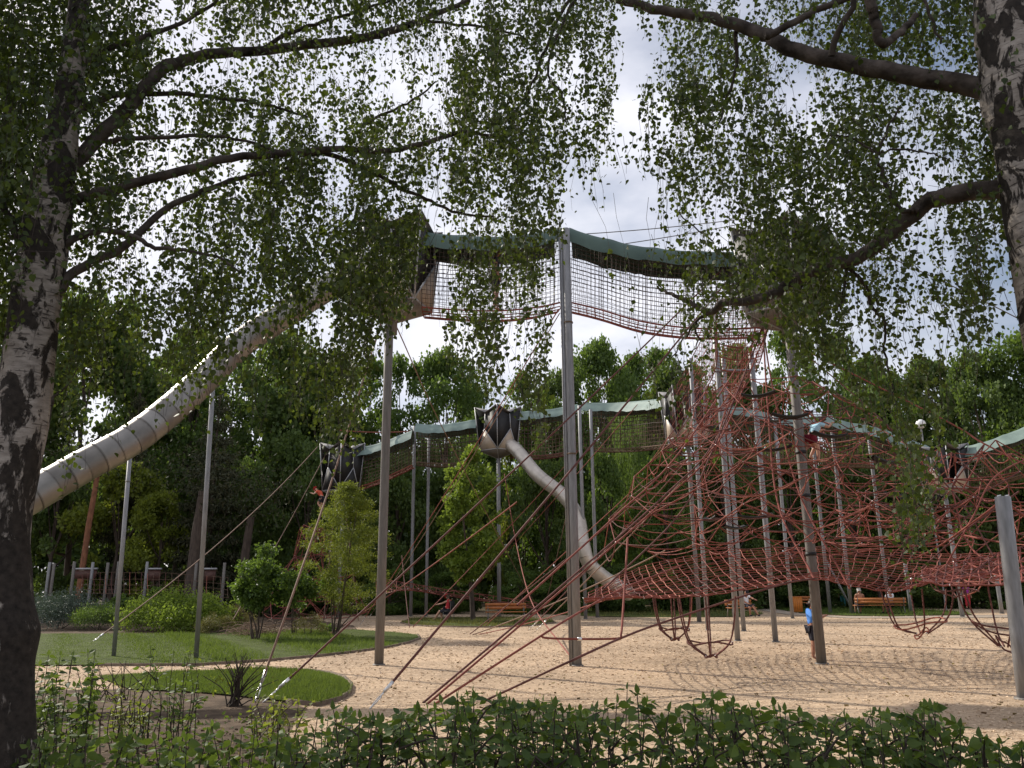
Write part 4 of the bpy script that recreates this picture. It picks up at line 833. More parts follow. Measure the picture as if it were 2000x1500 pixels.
for a in (
 ('tall dark tree behind the left birch trunk', 120, 560, 300, 56, 'broad_a'), ('dense tree at the far left edge', -30, 600, 260, 50, 'broad_c'), ('narrow conifer behind the slide, left of the sky gap', 226, 745, 150, 52, 'conifer'),
 ('tall leafy tree behind the middle of the slide', 335, 650, 250, 62, 'broad_b'), ('brownish conifer behind the grey slide support', 395, 760, 230, 50, 'conifer'), ('tall dark tree below the slide top', 510, 640, 260, 60, 'broad_a'),
 ('dark tree between slide and left pod post', 610, 690, 220, 58, 'broad_c'), ('loose tree directly behind the left pod post', 700, 700, 190, 62, 'airy'), ('loose airy tree right of the left pod post', 775, 695, 160, 60, 'airy'),
 ('full round tree right of the left pod post', 865, 688, 210, 60, 'broad_b'), ('dark tree above the far middle pod', 925, 735, 120, 66, 'broad_a'), ('small yellowish tree peeping over the far pod roof', 978, 792, 90, 74, 'yellow'),
 ('narrow upright tree left of the bend post', 1027, 725, 85, 68, 'poplar'), ('dark tree just right of the bend post', 1105, 722, 130, 64, 'broad_c'), ('tall full tree between bend post and net tunnel', 1190, 668, 190, 64, 'broad_b'),
 ('narrow tree left of the net tunnel', 1262, 690, 90, 70, 'poplar'), ('tree behind the upper net tunnel', 1350, 700, 190, 66, 'broad_a'), ('tree behind the pod on the brownish post', 1475, 680, 200, 66, 'broad_c'),
 ('light tree right of the brownish post', 1590, 640, 190, 68, 'airy'), ('thin crowned tree with sky showing through, right of centre', 1690, 655, 190, 62, 'airy'), ('tree behind the globe lamp', 1795, 735, 190, 66, 'broad_b'),
 ('dark tree left of the right edge', 1880, 700, 180, 60, 'broad_c'), ('tall dark tree at the right edge', 1975, 675, 200, 54, 'broad_a'), ('pale tree filling the gap left of the bend post', 1065, 755, 120, 74, 'airy'), ('tall broken crowned tree right of the bend post', 1145, 700, 120, 70, 'airy'), ('loose tree between the tall full tree and the tunnel', 1235, 720, 130, 72, 'broad_c'),
 ('light poplar like tree behind the right half of the high bridge', 1310, 680, 100, 74, 'poplar'), ('dark tree between slide and conifer', 290, 700, 200, 66, 'broad_c'), ('loose tree behind the slide support top', 440, 690, 190, 68, 'airy'), ('broken crowned tree behind the shrub tree', 560, 720, 170, 68, 'broad_b'), ('dense tree behind the lamp and hanging leaves', 1740, 700, 170, 70, 'broad_c'),
 ('dense tree just beyond the right edge', 2110, 640, 240, 52, 'broad_b')): tree(*a)
for a in (
 ('dark understorey tree left of the orange pine trunk', 85, 900, 190, 50, 'shrubby_dark'), ('yellow green understorey tree behind the olive slide support', 215, 905, 190, 50, 'yellow'), ('yellow green bushy tree between the slide supports', 300, 960, 150, 49, 'yellow'),
 ('dark understorey tree left of the shrub tree', 470, 900, 190, 52, 'shrubby_dark'), ('dark understorey tree behind the far left pod', 590, 860, 190, 54, 'shrubby_dark'), ('dark understorey tree behind the left post pair', 770, 890, 200, 54, 'shrubby_dark'),
 ('green understorey tree under the far bridge by the middle pod', 890, 900, 180, 56, 'shrubby_dark'), ('dark understorey tree behind the far curved slide', 1070, 900, 190, 54, 'shrubby_dark'), ('bright green understorey tree right of the curved slide', 1195, 880, 150, 54, 'shrubby'),
 ('pale weeping tree behind the diagonal ropes', 1255, 800, 130, 56, 'willow'), ('green understorey tree left of the tunnel foot', 1310, 890, 160, 54, 'shrubby'), ('dark understorey tree behind the left net half', 1430, 880, 190, 56, 'shrubby_dark'),
 ('dark understorey tree behind the brownish post', 1560, 870, 200, 58, 'shrubby_dark'), ('dark understorey tree behind the climbing child', 1680, 880, 190, 58, 'shrubby_dark'), ('dark understorey tree left of the far right pod', 1790, 890, 180, 58, 'shrubby_dark'),
 ('dark understorey tree below the right canopy', 1925, 880, 200, 54, 'shrubby_dark'), ('dark understorey tree past the right edge', 2060, 880, 220, 54, 'shrubby_dark')): tree(*a, grp='understorey of the wood')
for a in (
 ('bright low bush behind the wooden bench', 1020, 1116, 130, 50, 'shrubby'), ('bright low bush left of the curved slide foot', 1105, 1112, 130, 51, 'shrubby'), ('low bush behind the seated woman', 860, 1118, 140, 52, 'shrubby'),
 ('low bush behind the left post pair', 760, 1112, 140, 50, 'shrubby'), ('low dark bush right of the curved slide foot', 1230, 1100, 150, 52, 'shrubby_dark'), ('low dark bush behind the person in white', 1340, 1095, 160, 54, 'shrubby_dark'),
 ('low dark bush behind the dim bench', 1470, 1090, 170, 56, 'shrubby_dark'), ('low dark bush behind the orange bin', 1590, 1090, 170, 57, 'shrubby_dark'), ('low dark bush behind the two men', 1720, 1092, 190, 54, 'shrubby_dark'),
 ('low dark bush below the right pod', 1850, 1092, 180, 55, 'shrubby_dark'), ('low dark bush at the right edge', 1980, 1090, 200, 52, 'shrubby_dark'), ('low bush behind the shrub tree', 530, 1110, 170, 50, 'shrubby_dark'), ('low bush behind the maple', 660, 1110, 170, 52, 'shrubby_dark')): tree(*a, grp='bushes along the far edge', name='shrub')
# one far wood mass closes the view between the trunks
n = 90000; xx = rng.uniform(-75, 75, n); zt_ = 15+2.5*vnoise(xx*.12, 3)+1.8*vnoise(xx*.5, 6)+1.2*vnoise(xx*1.3, 9); P = np.column_stack([xx, 82+5*rng.random(n)+2*vnoise(xx*.3, 2), zt_*rng.random(n)**.8])
tag(leaf_obj('woodland', P, rng.normal(size=(n, 3)), .55+.35*rng.random(n), T_QUAD, lf_dark, tint=np.clip(rng.normal(.3, .2, n), 0, 1)), 'dark far woodland mass seen between the trees', 'woodland')
# single trunks standing at the left
for lab, px, D, topy, r_, m in (('straight orange brown pine trunk under the slide', 147, 47, 930, .17, m_pine), ('dark thick trunk behind the round bush', 366, 45, 960, .33, m_trunk), ('dark trunk left of the shrub tree', 466, 46, 1010, .25, m_trunk)):
    b_ = xg(px, D); z = at(px, topy, D)[2]; root = thing('tree', lab, 'tree', tuple(b_), group='bare trunks at the left')
    MB().tube([(0, 0, 0), (.05, 0, z*.3), (.12, 0, z*.65), (.28, 0, z)], [r_*1.15, r_, r_*.95, r_*.8], 12).build('trunk', m, root, True)
    k = rng.normal(size=(900, 3))*[1.5, 1.5, .8]+[.3, 0, z+1.2]; leaf_obj('crown', k, rng.normal(size=(900, 3)), .3, T_NARROW, lf_con, root)

# ---- specimen trees and bushes of the lawn
def specimen(label, base, lobes, n, size, m, stems, tpl=T_QUAD, shell=.8, droop=.2, name='tree', cat='tree', bark=None, tb=.5, sr=.03):
    root = thing(name, label, cat, tuple(base)); me = crown_mesh(n, lobes, size, m, tpl, shell, droop, tb); link('crown', me, root)
    for k in range(stems):
        a = k*2.4; s0 = np.array([.10*math.cos(a), .10*math.sin(a), 0])*(k > 0); L_ = np.array(lobes[k % len(lobes)][:3]); mid = s0*.4+np.array([L_[0]*.45, L_[1]*.45, L_[2]*.5])
        b = MB().tube(spline([s0-[0, 0, .05], s0+(mid-s0)*.5+[.05*math.cos(a), .05*math.sin(a), 0], mid, L_+[0, 0, .25*L_[2]*.2]], 10), np.linspace(sr*(1.3 if k == 0 else .8), sr*.25, 10), 7); b.build('stem', bark or m_trunk, root, True)
    return root
b_ = gp(655, 1245); lb = []; zt_ = at(668, 935, b_[1])[2]
for k in range(170):
    t = rng.random()**.85; z = .85+(zt_-1.1)*t; f = math.sin(math.pi*(.26+.72*t))**.9; a = rng.random()*6.28; r_ = 1.5*f*math.sqrt(rng.random()); lb.append((.2+r_*math.cos(a), r_*math.sin(a), z+.10*r_, .34, .34, .15))
specimen('young multi stem maple with yellow green leaves beside the slide post', b_, lb, 30000, .085, lf_yel, 8, T_NARROW, .95, .25, sr=.035, tb=.26)
b_ = gp(924, 1211); b_[1] = min(b_[1], 41); b_ = xg(924, b_[1]); zt_ = at(910, 872, b_[1])[2]; lb = []
for k in range(70):
    z = 2.0+(zt_-2.3)*rng.random(); f = math.sin(math.pi*min(.97, .18+.80*(z-2)/(zt_-2)))**.9; a = rng.random()*6.28; r_ = 1.75*f*math.sqrt(rng.random()); lb.append((-.15+r_*math.cos(a), r_*math.sin(a), z, .42, .42, .36))
specimen('small round leafed tree with a single trunk left of the bench', b_, lb, 14000, .15, lf_bright, 1, T_QUAD, .9, .3, tb=.38, sr=.11)
b_ = gp(499, 1250); lb = [(random.gauss(0, .45), random.gauss(0, .5), 1.75+random.gauss(0, .38), .36, .36, .28) for _ in range(16)]+[(1.15+random.gauss(0, .35), .5+random.gauss(0, .4), 1.65+random.gauss(0, .3), .34, .34, .26) for _ in range(12)]
specimen('glossy dark green shrub tree on thin stems, right of the round bush', b_, lb, 8000, .11, lf_mid, 6, T_OVATE, .8, .5, tb=.35, sr=.04)
b_ = gp(575, 1240); specimen('wispy shrub with leafless lower stems beside the shrub tree', b_, [(random.gauss(0, .3), random.gauss(0, .3), random.uniform(1.0, 2.0), .2, .2, .2) for _ in range(9)], 1100, .08, lf_mid, 8, T_OVATE, .9, .4, 'shrub', 'shrub', sr=.02)
def bush(label, px, base, top, wpx, n, size, m, tpl=T_QUAD, tb=.5, nl=26, droop=.2, D=None):
    b_ = gp(px, base) if D is None else xg(px, D); H = at(px, top, b_[1])[2]; w = pxm(b_[1], wpx)/2; lb = []
    for k in range(nl):
        a = rng.random()*6.28; f = math.sqrt(rng.random()); z = H*(.1+.72*math.sqrt(max(0, 1-f*f))*(.55+.45*rng.random())); s = .2*min(w, H*1.2)*(1+.5*rng.random()); lb.append((w*.85*f*math.cos(a), w*.7*f*math.sin(a), z, s*1.2, s*1.2, s))
    return specimen(label, b_, lb, n, size, m, 4, tpl, .7, droop, 'shrub', 'shrub', tb=tb, sr=.02)
bush('large rounded bright green bush on the lawn edge', 345, 1232, 1149, 232, 16000, .085, lf_bright, T_OVATE, .5, 60)
bush('dark silvery leaved bush beside the left birch trunk', 115, 1229, 1143, 190, 12000, .10, lf_silver, T_NARROW, .5, 34, .6)
bush('small feathery green bush in front of the silvery bush', 190, 1231, 1172, 110, 6000, .08, lf_mid, T_NARROW, .6, 22, -.3)
bush('small green bush above the bare soil path', 232, 1190, 1143, 60, 2500, .12, lf_mid, T_QUAD, .5, 14, D=39)
bush('small round bush left of the round bush top', 296, 1190, 1141, 70, 2500, .12, lf_mid, T_QUAD, .5, 14, D=38)
bush('low olive bush at the foot of the grey slide support', 425, 1238, 1192, 80, 3500, .07, lf_dry, T_NARROW, .3, 16)
bush('straw coloured bush between the round bush and the shrub tree', 462, 1228, 1170, 70, 2600, .09, lf_dry, T_NARROW, .7, 16, -.2)
bush('low dry reddish shrub in front of the maple', 600, 1240, 1192, 75, 2400, .06, lf_dry, T_NARROW, .3, 14)
bush('tiny leafy shrub between dry shrub and maple', 635, 1236, 1216, 40, 700, .06, lf_mid, T_OVATE, .5, 8)
# brush pile
b_ = gp(500, 1242); root = thing('brush_pile', 'heap of dry cut branches under the shrub tree', 'brush pile', tuple(b_))
mb = MB()
for k in range(150):
    a = rng.random()*6.28; c = np.array([random.gauss(0, .45), random.gauss(0, .3), abs(random.gauss(.12, .14))]); d = np.array([math.cos(a), .6*math.sin(a), random.gauss(0, .25)])*random.uniform(.2, .5)
    (MB().tube(sag(c-d, c+d, -.05, 5), .008, 4).build('stick', m_dry, root) if k < 40 else mb.tube(sag(c-d, c+d, -.05, 5), .007, 4))
mb.build('stick', m_dry, root)['kind'] = 'stuff'

# ================================================================== BIRCHES
ROWS = {-350: '700:6 2300:2.5', -300: '700:6 2300:2.5', -250: '700:7 2300:3', -200: '700:7 2300:3', -150: '700:8 2300:4', -100: '700:8 2300:5', -50: '900:8 1000:6 2300:7',
 0: '220:9 440:8 560:7 640:6 850:6 900:5 1000:5 1180:7 1420:8 1560:7 1640:5 1920:8 2300:8', 50: '90:9 130:6 300:8 440:7 470:5 550:4 640:6 800:6 870:4 1000:6 1190:8 1240:4 1420:8 1500:7 1620:4 1700:7 1850:6 2300:7',
 100: '100:9 250:7 430:8 520:3 640:5 830:5 880:2 1000:7 1190:8 1240:2 1420:8 1520:6 1560:5 1740:6 2300:7', 150: '120:8 160:5 420:7 560:7 640:6 830:6 880:3 1000:7 1190:8 1235:1 1420:8 1490:7 1560:2 1600:4 1750:6 1850:5 2300:6',
 200: '150:8 180:6 450:7 640:7 830:6 880:3 1180:8 1240:2 1430:8 1510:5 1560:2 1720:8 1800:5 2300:7', 250: '170:8 200:4 230:3 640:7 830:7 870:4 1190:7 1240:3 1430:6 1540:5 1740:8 1800:4 2300:6',
 300: '150:8 200:5 620:8 830:7 870:3 1090:7 1180:5 1230:4 1430:5 1500:6 1700:8 1800:5 1880:6 2300:7', 350: '140:8 460:7 810:8 870:2 1090:8 1270:1 1420:5 1480:4 1720:8 1800:6 2300:7',
 400: '140:7 250:6 330:4 460:7 560:8 810:8 860:1 1080:6 1280:.5 1430:4 1480:5 1720:8 1800:7 2300:6', 450: '60:7 140:4 180:5 280:4 420:5 540:7 810:9 860:2 960:4 1090:5 1280:.3 1350:2 1480:4 1740:8 1900:6 2300:5',
 500: '50:7 130:3 200:6 290:3 330:5 420:6 540:7 800:9 870:1 950:5 980:3 1070:5 1200:.5 1300:2 1480:6 1660:8 1730:4 1900:5 2200:4', 550: '40:6 120:2 180:6 280:5 420:6 560:7 790:8 870:.5 940:6 970:2.5 1060:5.5 1150:.3 1180:2 1300:3 1420:5 1650:8 1730:5 1900:5 2200:4',
 600: '30:6 100:1 190:7 270:4 440:7 600:5 720:6 780:4 860:.3 930:6 970:5 1000:1 1070:5 1180:.2 1230:2 1300:1 1400:4 1510:1.5 1650:6 1730:3 1900:4 2200:2', 650: '20:5 100:0 190:7 250:3 460:6 540:3 720:6 760:3 860:.2 930:5 970:4.5 1000:.7 1070:5 1240:.2 1320:2 1400:4 1520:1 1650:6 1700:4 1830:4 1960:3 2200:0',
 700: '100:0 180:6 240:3 420:6 520:3 620:5 720:6 860:.1 930:3 970:5 1000:.5 1065:5 1240:0 1330:3 1395:4 1540:.7 1650:5 1700:4 1830:5 1900:2 2200:0', 750: '100:0 180:5 220:3 330:2 420:4 560:3 620:4 710:6 900:0 930:.7 970:4 1000:.2 1060:4 1240:0 1280:3 1380:3 1540:.5 1640:3 1700:4 1830:5 1900:1 2200:0',
 800: '100:0 170:4 260:1 420:1 560:2 600:3 700:5 930:0 960:1 1000:0 1060:2 1250:0 1400:2 1540:.6 1620:2 1720:3 1830:6 2200:0', 850: '110:0 170:3 520:.3 600:0 700:2.5 1020:0 1060:1 1270:0 1340:2 1620:.3 1720:2 1830:6 1880:2 2200:0',
 900: '110:0 170:2 620:0 680:1 1270:0 1340:.6 1700:.2 1740:3 1830:5 2200:0', 950: '110:0 150:1 1700:0 1740:4 1810:6 1840:3 2200:0', 1000: '1740:0 1810:5 1860:3 2200:0', 1050: '1730:0 1810:4 1840:2 2200:0', 1100: '1760:0 1790:1.5 2200:0'}
GX = np.arange(-300, 2300, 10); DENS = np.zeros((30, len(GX)))
for y, s in ROWS.items():
    x0 = -301
    for tok in s.split():
        xe, v = tok.split(':'); DENS[(y+350)//50, (GX > x0) & (GX <= float(xe))] = float(v); x0 = float(xe)
def dens(px, py):
    r_ = np.clip((py+375)/50-1+.5, 0, 28.99); i = r_.astype(int); f = r_-i; c = np.clip(((px+300)/10).astype(int), 0, len(GX)-1)
    return np.where((px < -300) | (px > 2290) | (py < -350) | (py > 1150), 0, DENS[i, c]*(1-f)+DENS[np.minimum(i+1, 29), c]*f)
CN = rng.random((60, 80))
def clump(px, py):
    x, y = (px+400)/62., (py+400)/48.; i, j = int(y), int(x); fy, fx = y-i, x-j; fy = fy*fy*(3-2*fy); fx = fx*fx*(3-2*fx)
    n_ = (CN[i, j]*(1-fx)+CN[i, j+1]*fx)*(1-fy)+(CN[i+1, j]*(1-fx)+CN[i+1, j+1]*fx)*fy
    lo_ = .9 if (1430 < px < 1650 and 420 < py < 640) or (660 < px < 815 and 400 < py < 610) else .04      # thick clumps of the crown
    return min(1.0, max(lo_, (n_-.30)*2.5))
def birch(label, trunk, widths, Dt, branches, owner, D0, nleaf, seedshift, deep, clear):
    base = at(trunk[0][0], trunk[0][1], Dt); root = thing('birch_tree', label, 'tree', (base[0], base[1], 0)); o0 = np.array([base[0], base[1], 0.0])
    P = np.array([at(x, y, Dt) for x, y in trunk]); top_w = np.array([pxm(Dt, w, p[2])/2 for w, p in zip(widths, P)])
    P = np.concatenate([[[P[0][0], P[0][1], -.15]], P]); rr = np.concatenate([[top_w[0]*1.25], top_w]); C = spline(P, 150); rad = np.interp(np.linspace(0, len(rr)-1, 150), np.arange(len(rr)), rr)
    n = 56; a = np.arange(n+1)*2*math.pi/n; zz = C[:, 2][:, None]
    bump = .035*vnoise(a*3+zz*2.0, 3+seedshift)*1.0+.03*vnoise(zz*5+np.sin(a)*3, 8)+.02*vnoise(a*9+zz*3, 12)*np.clip(2.5-zz, .4, 2)
    bump[:, -1] = bump[:, 0]
    V = C[:, None]+((rad[:, None]*(1+bump))[..., None])*np.stack([np.cos(a), np.sin(a), 0*a], 1)[None]
    MB().grid(V-o0).build('trunk', m_birch, root, True)
    BR = []
    for pts, w0, w1, D_a, D_b in branches:
        k = len(pts); Dd = np.linspace(D_a, D_b, k); Q = np.array([at(x, y, d) for (x, y), d in zip(pts, Dd)]); S = spline(Q, 8*k); S += np.column_stack([vnoise(np.arange(len(S))*.5+q*7, q+seedshift)*.012 for q in range(3)])
        r_ = np.array([pxm(d, w, z)/2 for d, w, z in zip(np.linspace(D_a, D_b, len(S)), np.linspace(w0, w1, len(S))**1, S[:, 2])])
        MB().tube(S-o0, r_, 10).build('branch', m_branch if w0 > 13 else m_twig, root, True); BR.append(S)
    bw = [np.column_stack([*proj(C)[:2], C[:, 1], np.array([rad[i]*F_PX/proj(C[i:i+1])[2][0] for i in range(len(C))])])]
    for (pts, w0, w1, D_a, D_b), S in zip(branches, BR):
        if w0 > 10: bw.append(np.column_stack([*proj(S)[:2], S[:, 1], np.linspace(w0, w1, len(S))*.5]))
    bw = np.concatenate(bw)
    # hanging strands
    LP = []; LA = []; tw = MB(); cnt = 0; allb = np.concatenate(BR); bu, bv_, _ = proj(allb)
    while cnt < nleaf:
        px = rng.uniform(-280, 2260); py = rng.uniform(-340, 1080)
        d = dens(np.array([px]), np.array([py]))[0]*clump(px, py)
        if px < 730 and py > 540: d *= .62
        if rng.random() > d/9 or not owner(px, py): continue
        Dd = float(np.clip(D0(px, py)+(rng.normal(0, .6) if rng.random() < .5 else rng.uniform(-.6, deep)), 4.4, 12)); p0 = at(px, py, Dd); Ln = rng.uniform(.16, .6) if rng.random() < .5 else rng.uniform(.5, 1.2); m = int(Ln/.026)+4
        if rng.random() < clear:
            dd_ = np.hypot(bw[:, 0]-px, np.where(bw[:, 1] > py, np.maximum(bw[:, 1]-py-60*Ln, 0), bw[:, 1]-py))-bw[:, 3]; i_ = int(np.argmin(dd_))
            if dd_[i_] < 7: Dd = max(Dd, bw[i_, 2]+rng.uniform(.3, 1.5)); p0 = at(px, py, Dd)
        t = np.linspace(0, 1, m); drift = rng.normal(0, .22, 2)*Ln; path = p0+np.stack([drift[0]*(t-.5*t*t)+.02*np.sin(t*7+px), drift[1]*(t-.5*t*t), -Ln*t], 1)
        u, v, _ = proj(path); dl = dens(u, v); keep = (rng.random(m) < np.clip(dl/7.5, 0, 1)) & (dl > .15)
        if keep.sum() < 3: continue
        last = np.nonzero(keep)[0][-1]; kp = path[keep]; k = len(kp)
        jit = rng.normal(0, .036, (k, 3)); LP.append(kp+jit); LA.append(rng.normal(0, .62, (k, 3))+np.array([0, 0, -.9])); cnt += k
        st = np.linspace(0, last, 4).astype(int)
        if last > 4:
            q = path[st]
            if k > 7 and rng.random() < .25: q = np.concatenate([[q[0]+np.array([rng.normal(0, .07), rng.normal(0, .07), rng.uniform(.03, .12)])], q])
            tw.tube(q-o0, np.linspace(.0026, .0012, len(q)), 3)
    LP = np.concatenate(LP)-o0; LA = np.concatenate(LA); sz = rng.uniform(.030, .056, len(LP))*np.where(rng.random(len(LP)) < .12, 1.25, 1); wp = LP+o0; u, v, zc = proj(wp); vis = (u > 0) & (u < 2000) & (v > 0) & (v < 1500)
    order = np.argsort(-(sz/zc)*vis); big = order[:300]; rest = order[300:]
    leaf_parts(LP[big], LA[big], sz[big], T_BIRCH, lf_birch, root)
    leaf_obj('foliage', LP[rest], LA[rest], sz[rest], T_BIRCH, lf_birch, root)
    tw.build('twig', m_twig, root)['kind'] = 'stuff'
    return root
left_tr = [(5, 1560), (5, 1400), (4, 1300), (8, 1230), (3, 1150), (3, 1020), (22, 920), (44, 810), (54, 710), (66, 610), (80, 520), (91, 440), (104, 360), (117, 280), (131, 200), (145, 100), (155, 0), (162, -100), (170, -300)]
left_w = [118, 112, 112, 124, 106, 102, 100, 99, 92, 89, 88, 86, 76, 64, 50, 42, 36, 30, 18]
left_b = [([(120, 370), (150, 315), (245, 217), (308, 140), (350, 122), (420, 105), (525, 98), (700, 75), (755, 63), (797, 49), (846, 30), (916, 0)], 30, 9, 6.0, 7.6), ([(797, 49), (832, 42), (930, 52), (1010, 68), (1045, 100)], 7, 3, 7.2, 7.8), ([(505, 95), (580, 60), (640, 40), (720, 15), (790, -10)], 9, 4, 6.9, 7.0),
 ([(120, 410), (140, 392), (245, 364), (385, 325), (455, 308), (595, 297), (650, 291), (762, 294), (860, 270), (909, 257), (972, 270), (1021, 297)], 22, 4, 6.0, 7.4), ([(595, 297), (650, 304), (720, 332), (790, 371), (846, 395), (895, 416), (965, 425)], 11, 4, 6.7, 7.6),
 ([(105, 575), (157, 525), (245, 480), (315, 413), (402, 371), (490, 343), (560, 330)], 20, 6, 6.0, 6.8), ([(118, 480), (160, 462), (196, 451), (252, 458), (294, 481), (350, 488), (420, 502), (470, 530)], 15, 4, 6.0, 6.2), ([(150, 300), (185, 280), (238, 273), (350, 266), (455, 270), (560, 300)], 14, 4, 6.1, 6.6),
 ([(140, 225), (168, 210), (217, 189), (315, 182), (420, 190), (525, 206), (600, 230)], 15, 4, 6.1, 6.9), ([(65, 520), (45, 480), (15, 420), (-30, 340)], 20, 10, 6.0, 6.0), ([(150, 130), (200, 100), (290, 70), (380, 30), (450, -20)], 14, 5, 6.0, 6.5), ([(98, 790), (112, 770), (130, 755), (150, 720)], 5, 2, 5.9, 5.9), ([(700, 245), (770, 215), (815, 190), (850, 160)], 6, 3, 7.2, 7.5)]
birch('large white barked birch standing at the left edge', left_tr, left_w, 6.0, left_b, lambda x, y: x < 1000 + (y < 250)*0 and not (x > 1090) or (x < 1090 and y > 300), lambda x, y: 6.1+.9*np.clip(x/900, 0, 1), 112000, 1, 4.8, .30)
right_tr = [(2190, 1560), (2150, 1200), (2095, 800), (2062, 600), (2042, 500), (2030, 430), (2020, 350), (2008, 270), (1990, 195), (1982, 120), (1970, 50), (1962, -30), (1950, -200), (1940, -420)]
right_w = [160, 150, 136, 128, 122, 122, 122, 122, 132, 122, 118, 108, 90, 66]
right_b = [([(1975, 215), (1912, 172), (1790, 150), (1667, 126), (1545, 94), (1489, 66), (1405, 38), (1300, 21), (1224, 3), (1150, -15)], 44, 11, 5.5, 7.0), ([(1150, -10), (1108, 7), (1070, 87), (1045, 150), (1017, 203), (985, 240)], 8, 3, 6.9, 7.2), ([(1130, -10), (1105, 35), (1070, 133), (1098, 185), (1105, 238)], 7, 3, 6.9, 7.0),
 ([(1500, 72), (1510, 66), (1580, 28), (1625, 7), (1690, -20)], 15, 12, 6.1, 6.0), ([(1622, 108), (1640, 60), (1667, 10), (1680, -40)], 13, 10, 5.9, 5.6), ([(1690, -30), (1702, 7), (1712, 50), (1722, 84), (1740, 75), (1765, 58), (1790, 30)], 22, 12, 5.2, 5.4),
 ([(2010, 380), (1950, 370), (1850, 382), (1800, 405), (1740, 452), (1680, 500), (1592, 526), (1520, 568), (1472, 586), (1412, 592), (1388, 610), (1346, 592), (1310, 574), (1285, 562)], 40, 4, 5.5, 7.4), ([(1388, 610), (1358, 631), (1340, 658), (1310, 700)], 7, 2, 7.2, 7.4), ([(1358, 631), (1360, 650), (1367, 664), (1352, 685)], 5, 2, 7.2, 7.4),
 ([(1640, 515), (1667, 532), (1694, 562), (1706, 604), (1727, 622), (1727, 670), (1736, 724), (1745, 770)], 9, 3, 6.4, 6.6), ([(1790, 410), (1765, 413), (1737, 378), (1722, 330), (1713, 301), (1735, 250), (1758, 210)], 10, 4, 5.9, 6.0), ([(1713, 301), (1690, 285), (1664, 270), (1620, 262)], 5, 3, 6, 6.2), ([(1713, 301), (1760, 292), (1820, 300), (1860, 315)], 5, 2, 6, 5.8),
 ([(1800, -30), (1807, 0), (1825, 50), (1839, 84)], 8, 4, 5.6, 5.6), ([(1435, 60), (1440, 120), (1425, 180), (1400, 250)], 9, 3, 6.5, 6.7), ([(1390, 470), (1330, 420), (1340, 400)], 3, 2, 7, 7), ([(1660, 500), (1650, 560), (1640, 600)], 7, 4, 6.3, 6.4)]
birch('white and black barked birch leaning in from the right edge', right_tr, right_w, 5.5, right_b, lambda x, y: x >= 1000 and not (x < 1090 and y > 300), lambda x, y: 6.9-.9*np.clip((x-1300)/700, 0, 1), 58000, 5, 2.8, .85)

# ================================================================== FOREGROUND PLANTS
def leafy(root, stems, lsize, m, tpl=T_OVATE, parts=0, spacing=.05, stem_m=None, r=.005, pairs=True, lo=.25):
    P = []; A = []; S = []; o0 = np.array(root.location); sm = MB()
    for k, q in enumerate(stems):
        L_ = np.linalg.norm(np.diff(q, axis=0), axis=1).sum(); n = max(3, int(L_*(1-lo)/spacing)); t = np.linspace(lo, 1, n)*(len(q)-1); i = np.minimum(t.astype(int), len(q)-2); f = (t-i)[:, None]
        pt = q[i]*(1-f)+q[i+1]*f; tg = norm(q[i+1]-q[i]); a0 = rng.random()*6.28+np.arange(n)*1.6
        for s in ((0, math.pi) if pairs else (0,)):
            o_ = np.stack([np.cos(a0+s), np.sin(a0+s), np.zeros(n)], 1); P.append(pt+o_*.006); A.append(o_*1.0+tg*.45+rng.normal(0, .25, (n, 3))-[0, 0, .5]); S.append(lsize*(.6+.6*rng.random(n)))
        P.append(pt[-1:]); A.append(tg[-1:]); S.append([lsize*.7])
        if k < 60: MB().tube(q-o0, np.linspace(r*1.4, r*.5, len(q)), 5).build('stem', stem_m or m_twig, root, True)
        else: sm.tube(q-o0, np.linspace(r*1.3, r*.4, len(q)), 4)
    if sm.V: sm.build('stem', stem_m or m_twig, root, True)['kind'] = 'stuff'
    P = np.concatenate(P); A = np.concatenate(A); S = np.concatenate(S); u, v, zc = proj(P); vis = (u > 0) & (u < 2000) & (v > 0) & (v < 1500); order = np.argsort(-(S/zc)*vis); N = rng.normal(0, .45, P.shape)+[0, 0, 1.0]
    big, rest = order[:parts], order[parts:]
    if parts: leaf_parts(P[big]-o0, A[big], S[big], tpl, m, root)
    leaf_obj('foliage', P[rest]-o0, A[rest], S[rest], tpl, m, root, nrm=-np.cross(np.cross(norm(A[rest]), N[rest]), norm(A[rest]))*-1)
hx = [560, 600, 640, 700, 760, 830, 880, 930, 1000, 1060, 1150, 1220, 1290, 1330, 1390, 1450, 1500, 1600, 1660, 1700, 1760, 1820, 1880, 1930, 2000, 2150]; hy = [1470, 1420, 1378, 1395, 1400, 1378, 1370, 1342, 1372, 1368, 1388, 1338, 1385, 1392, 1352, 1382, 1372, 1404, 1400, 1390, 1400, 1372, 1420, 1440, 1440, 1450]
stems = []
for k in range(290):
    px = rng.uniform(565, 2140); D = rng.uniform(3.7, 5.6); top = np.interp(px, hx, hy)+abs(rng.normal(0, 26)); t = at(px, top, D); b_ = np.array([t[0]+rng.normal(0, .12), D+rng.normal(0, .1), 0]); bend = np.array([rng.normal(0, .05), rng.normal(0, .05), 0])
    q = spline([b_, b_*.5+t*.5+bend, t], 9); stems.append(q)
    for s in range(rng.integers(1, 4)):
        i = rng.integers(4, 8); e = q[i]+np.array([rng.normal(0, .13), rng.normal(0, .12), rng.uniform(.02, .16)]); u, v, _ = proj(e)
        if v > np.interp(u, hx, hy)-4: stems.append(spline([q[i], q[i]*.5+e*.5+[0, 0, .02], e], 5))
root = thing('hedge', 'leafy knee high hedge along the bottom of the view', 'hedge', (1.5, 4.6, 0)); leafy(root, stems, .064, lf_hedge, parts=300, spacing=.06, lo=.45)
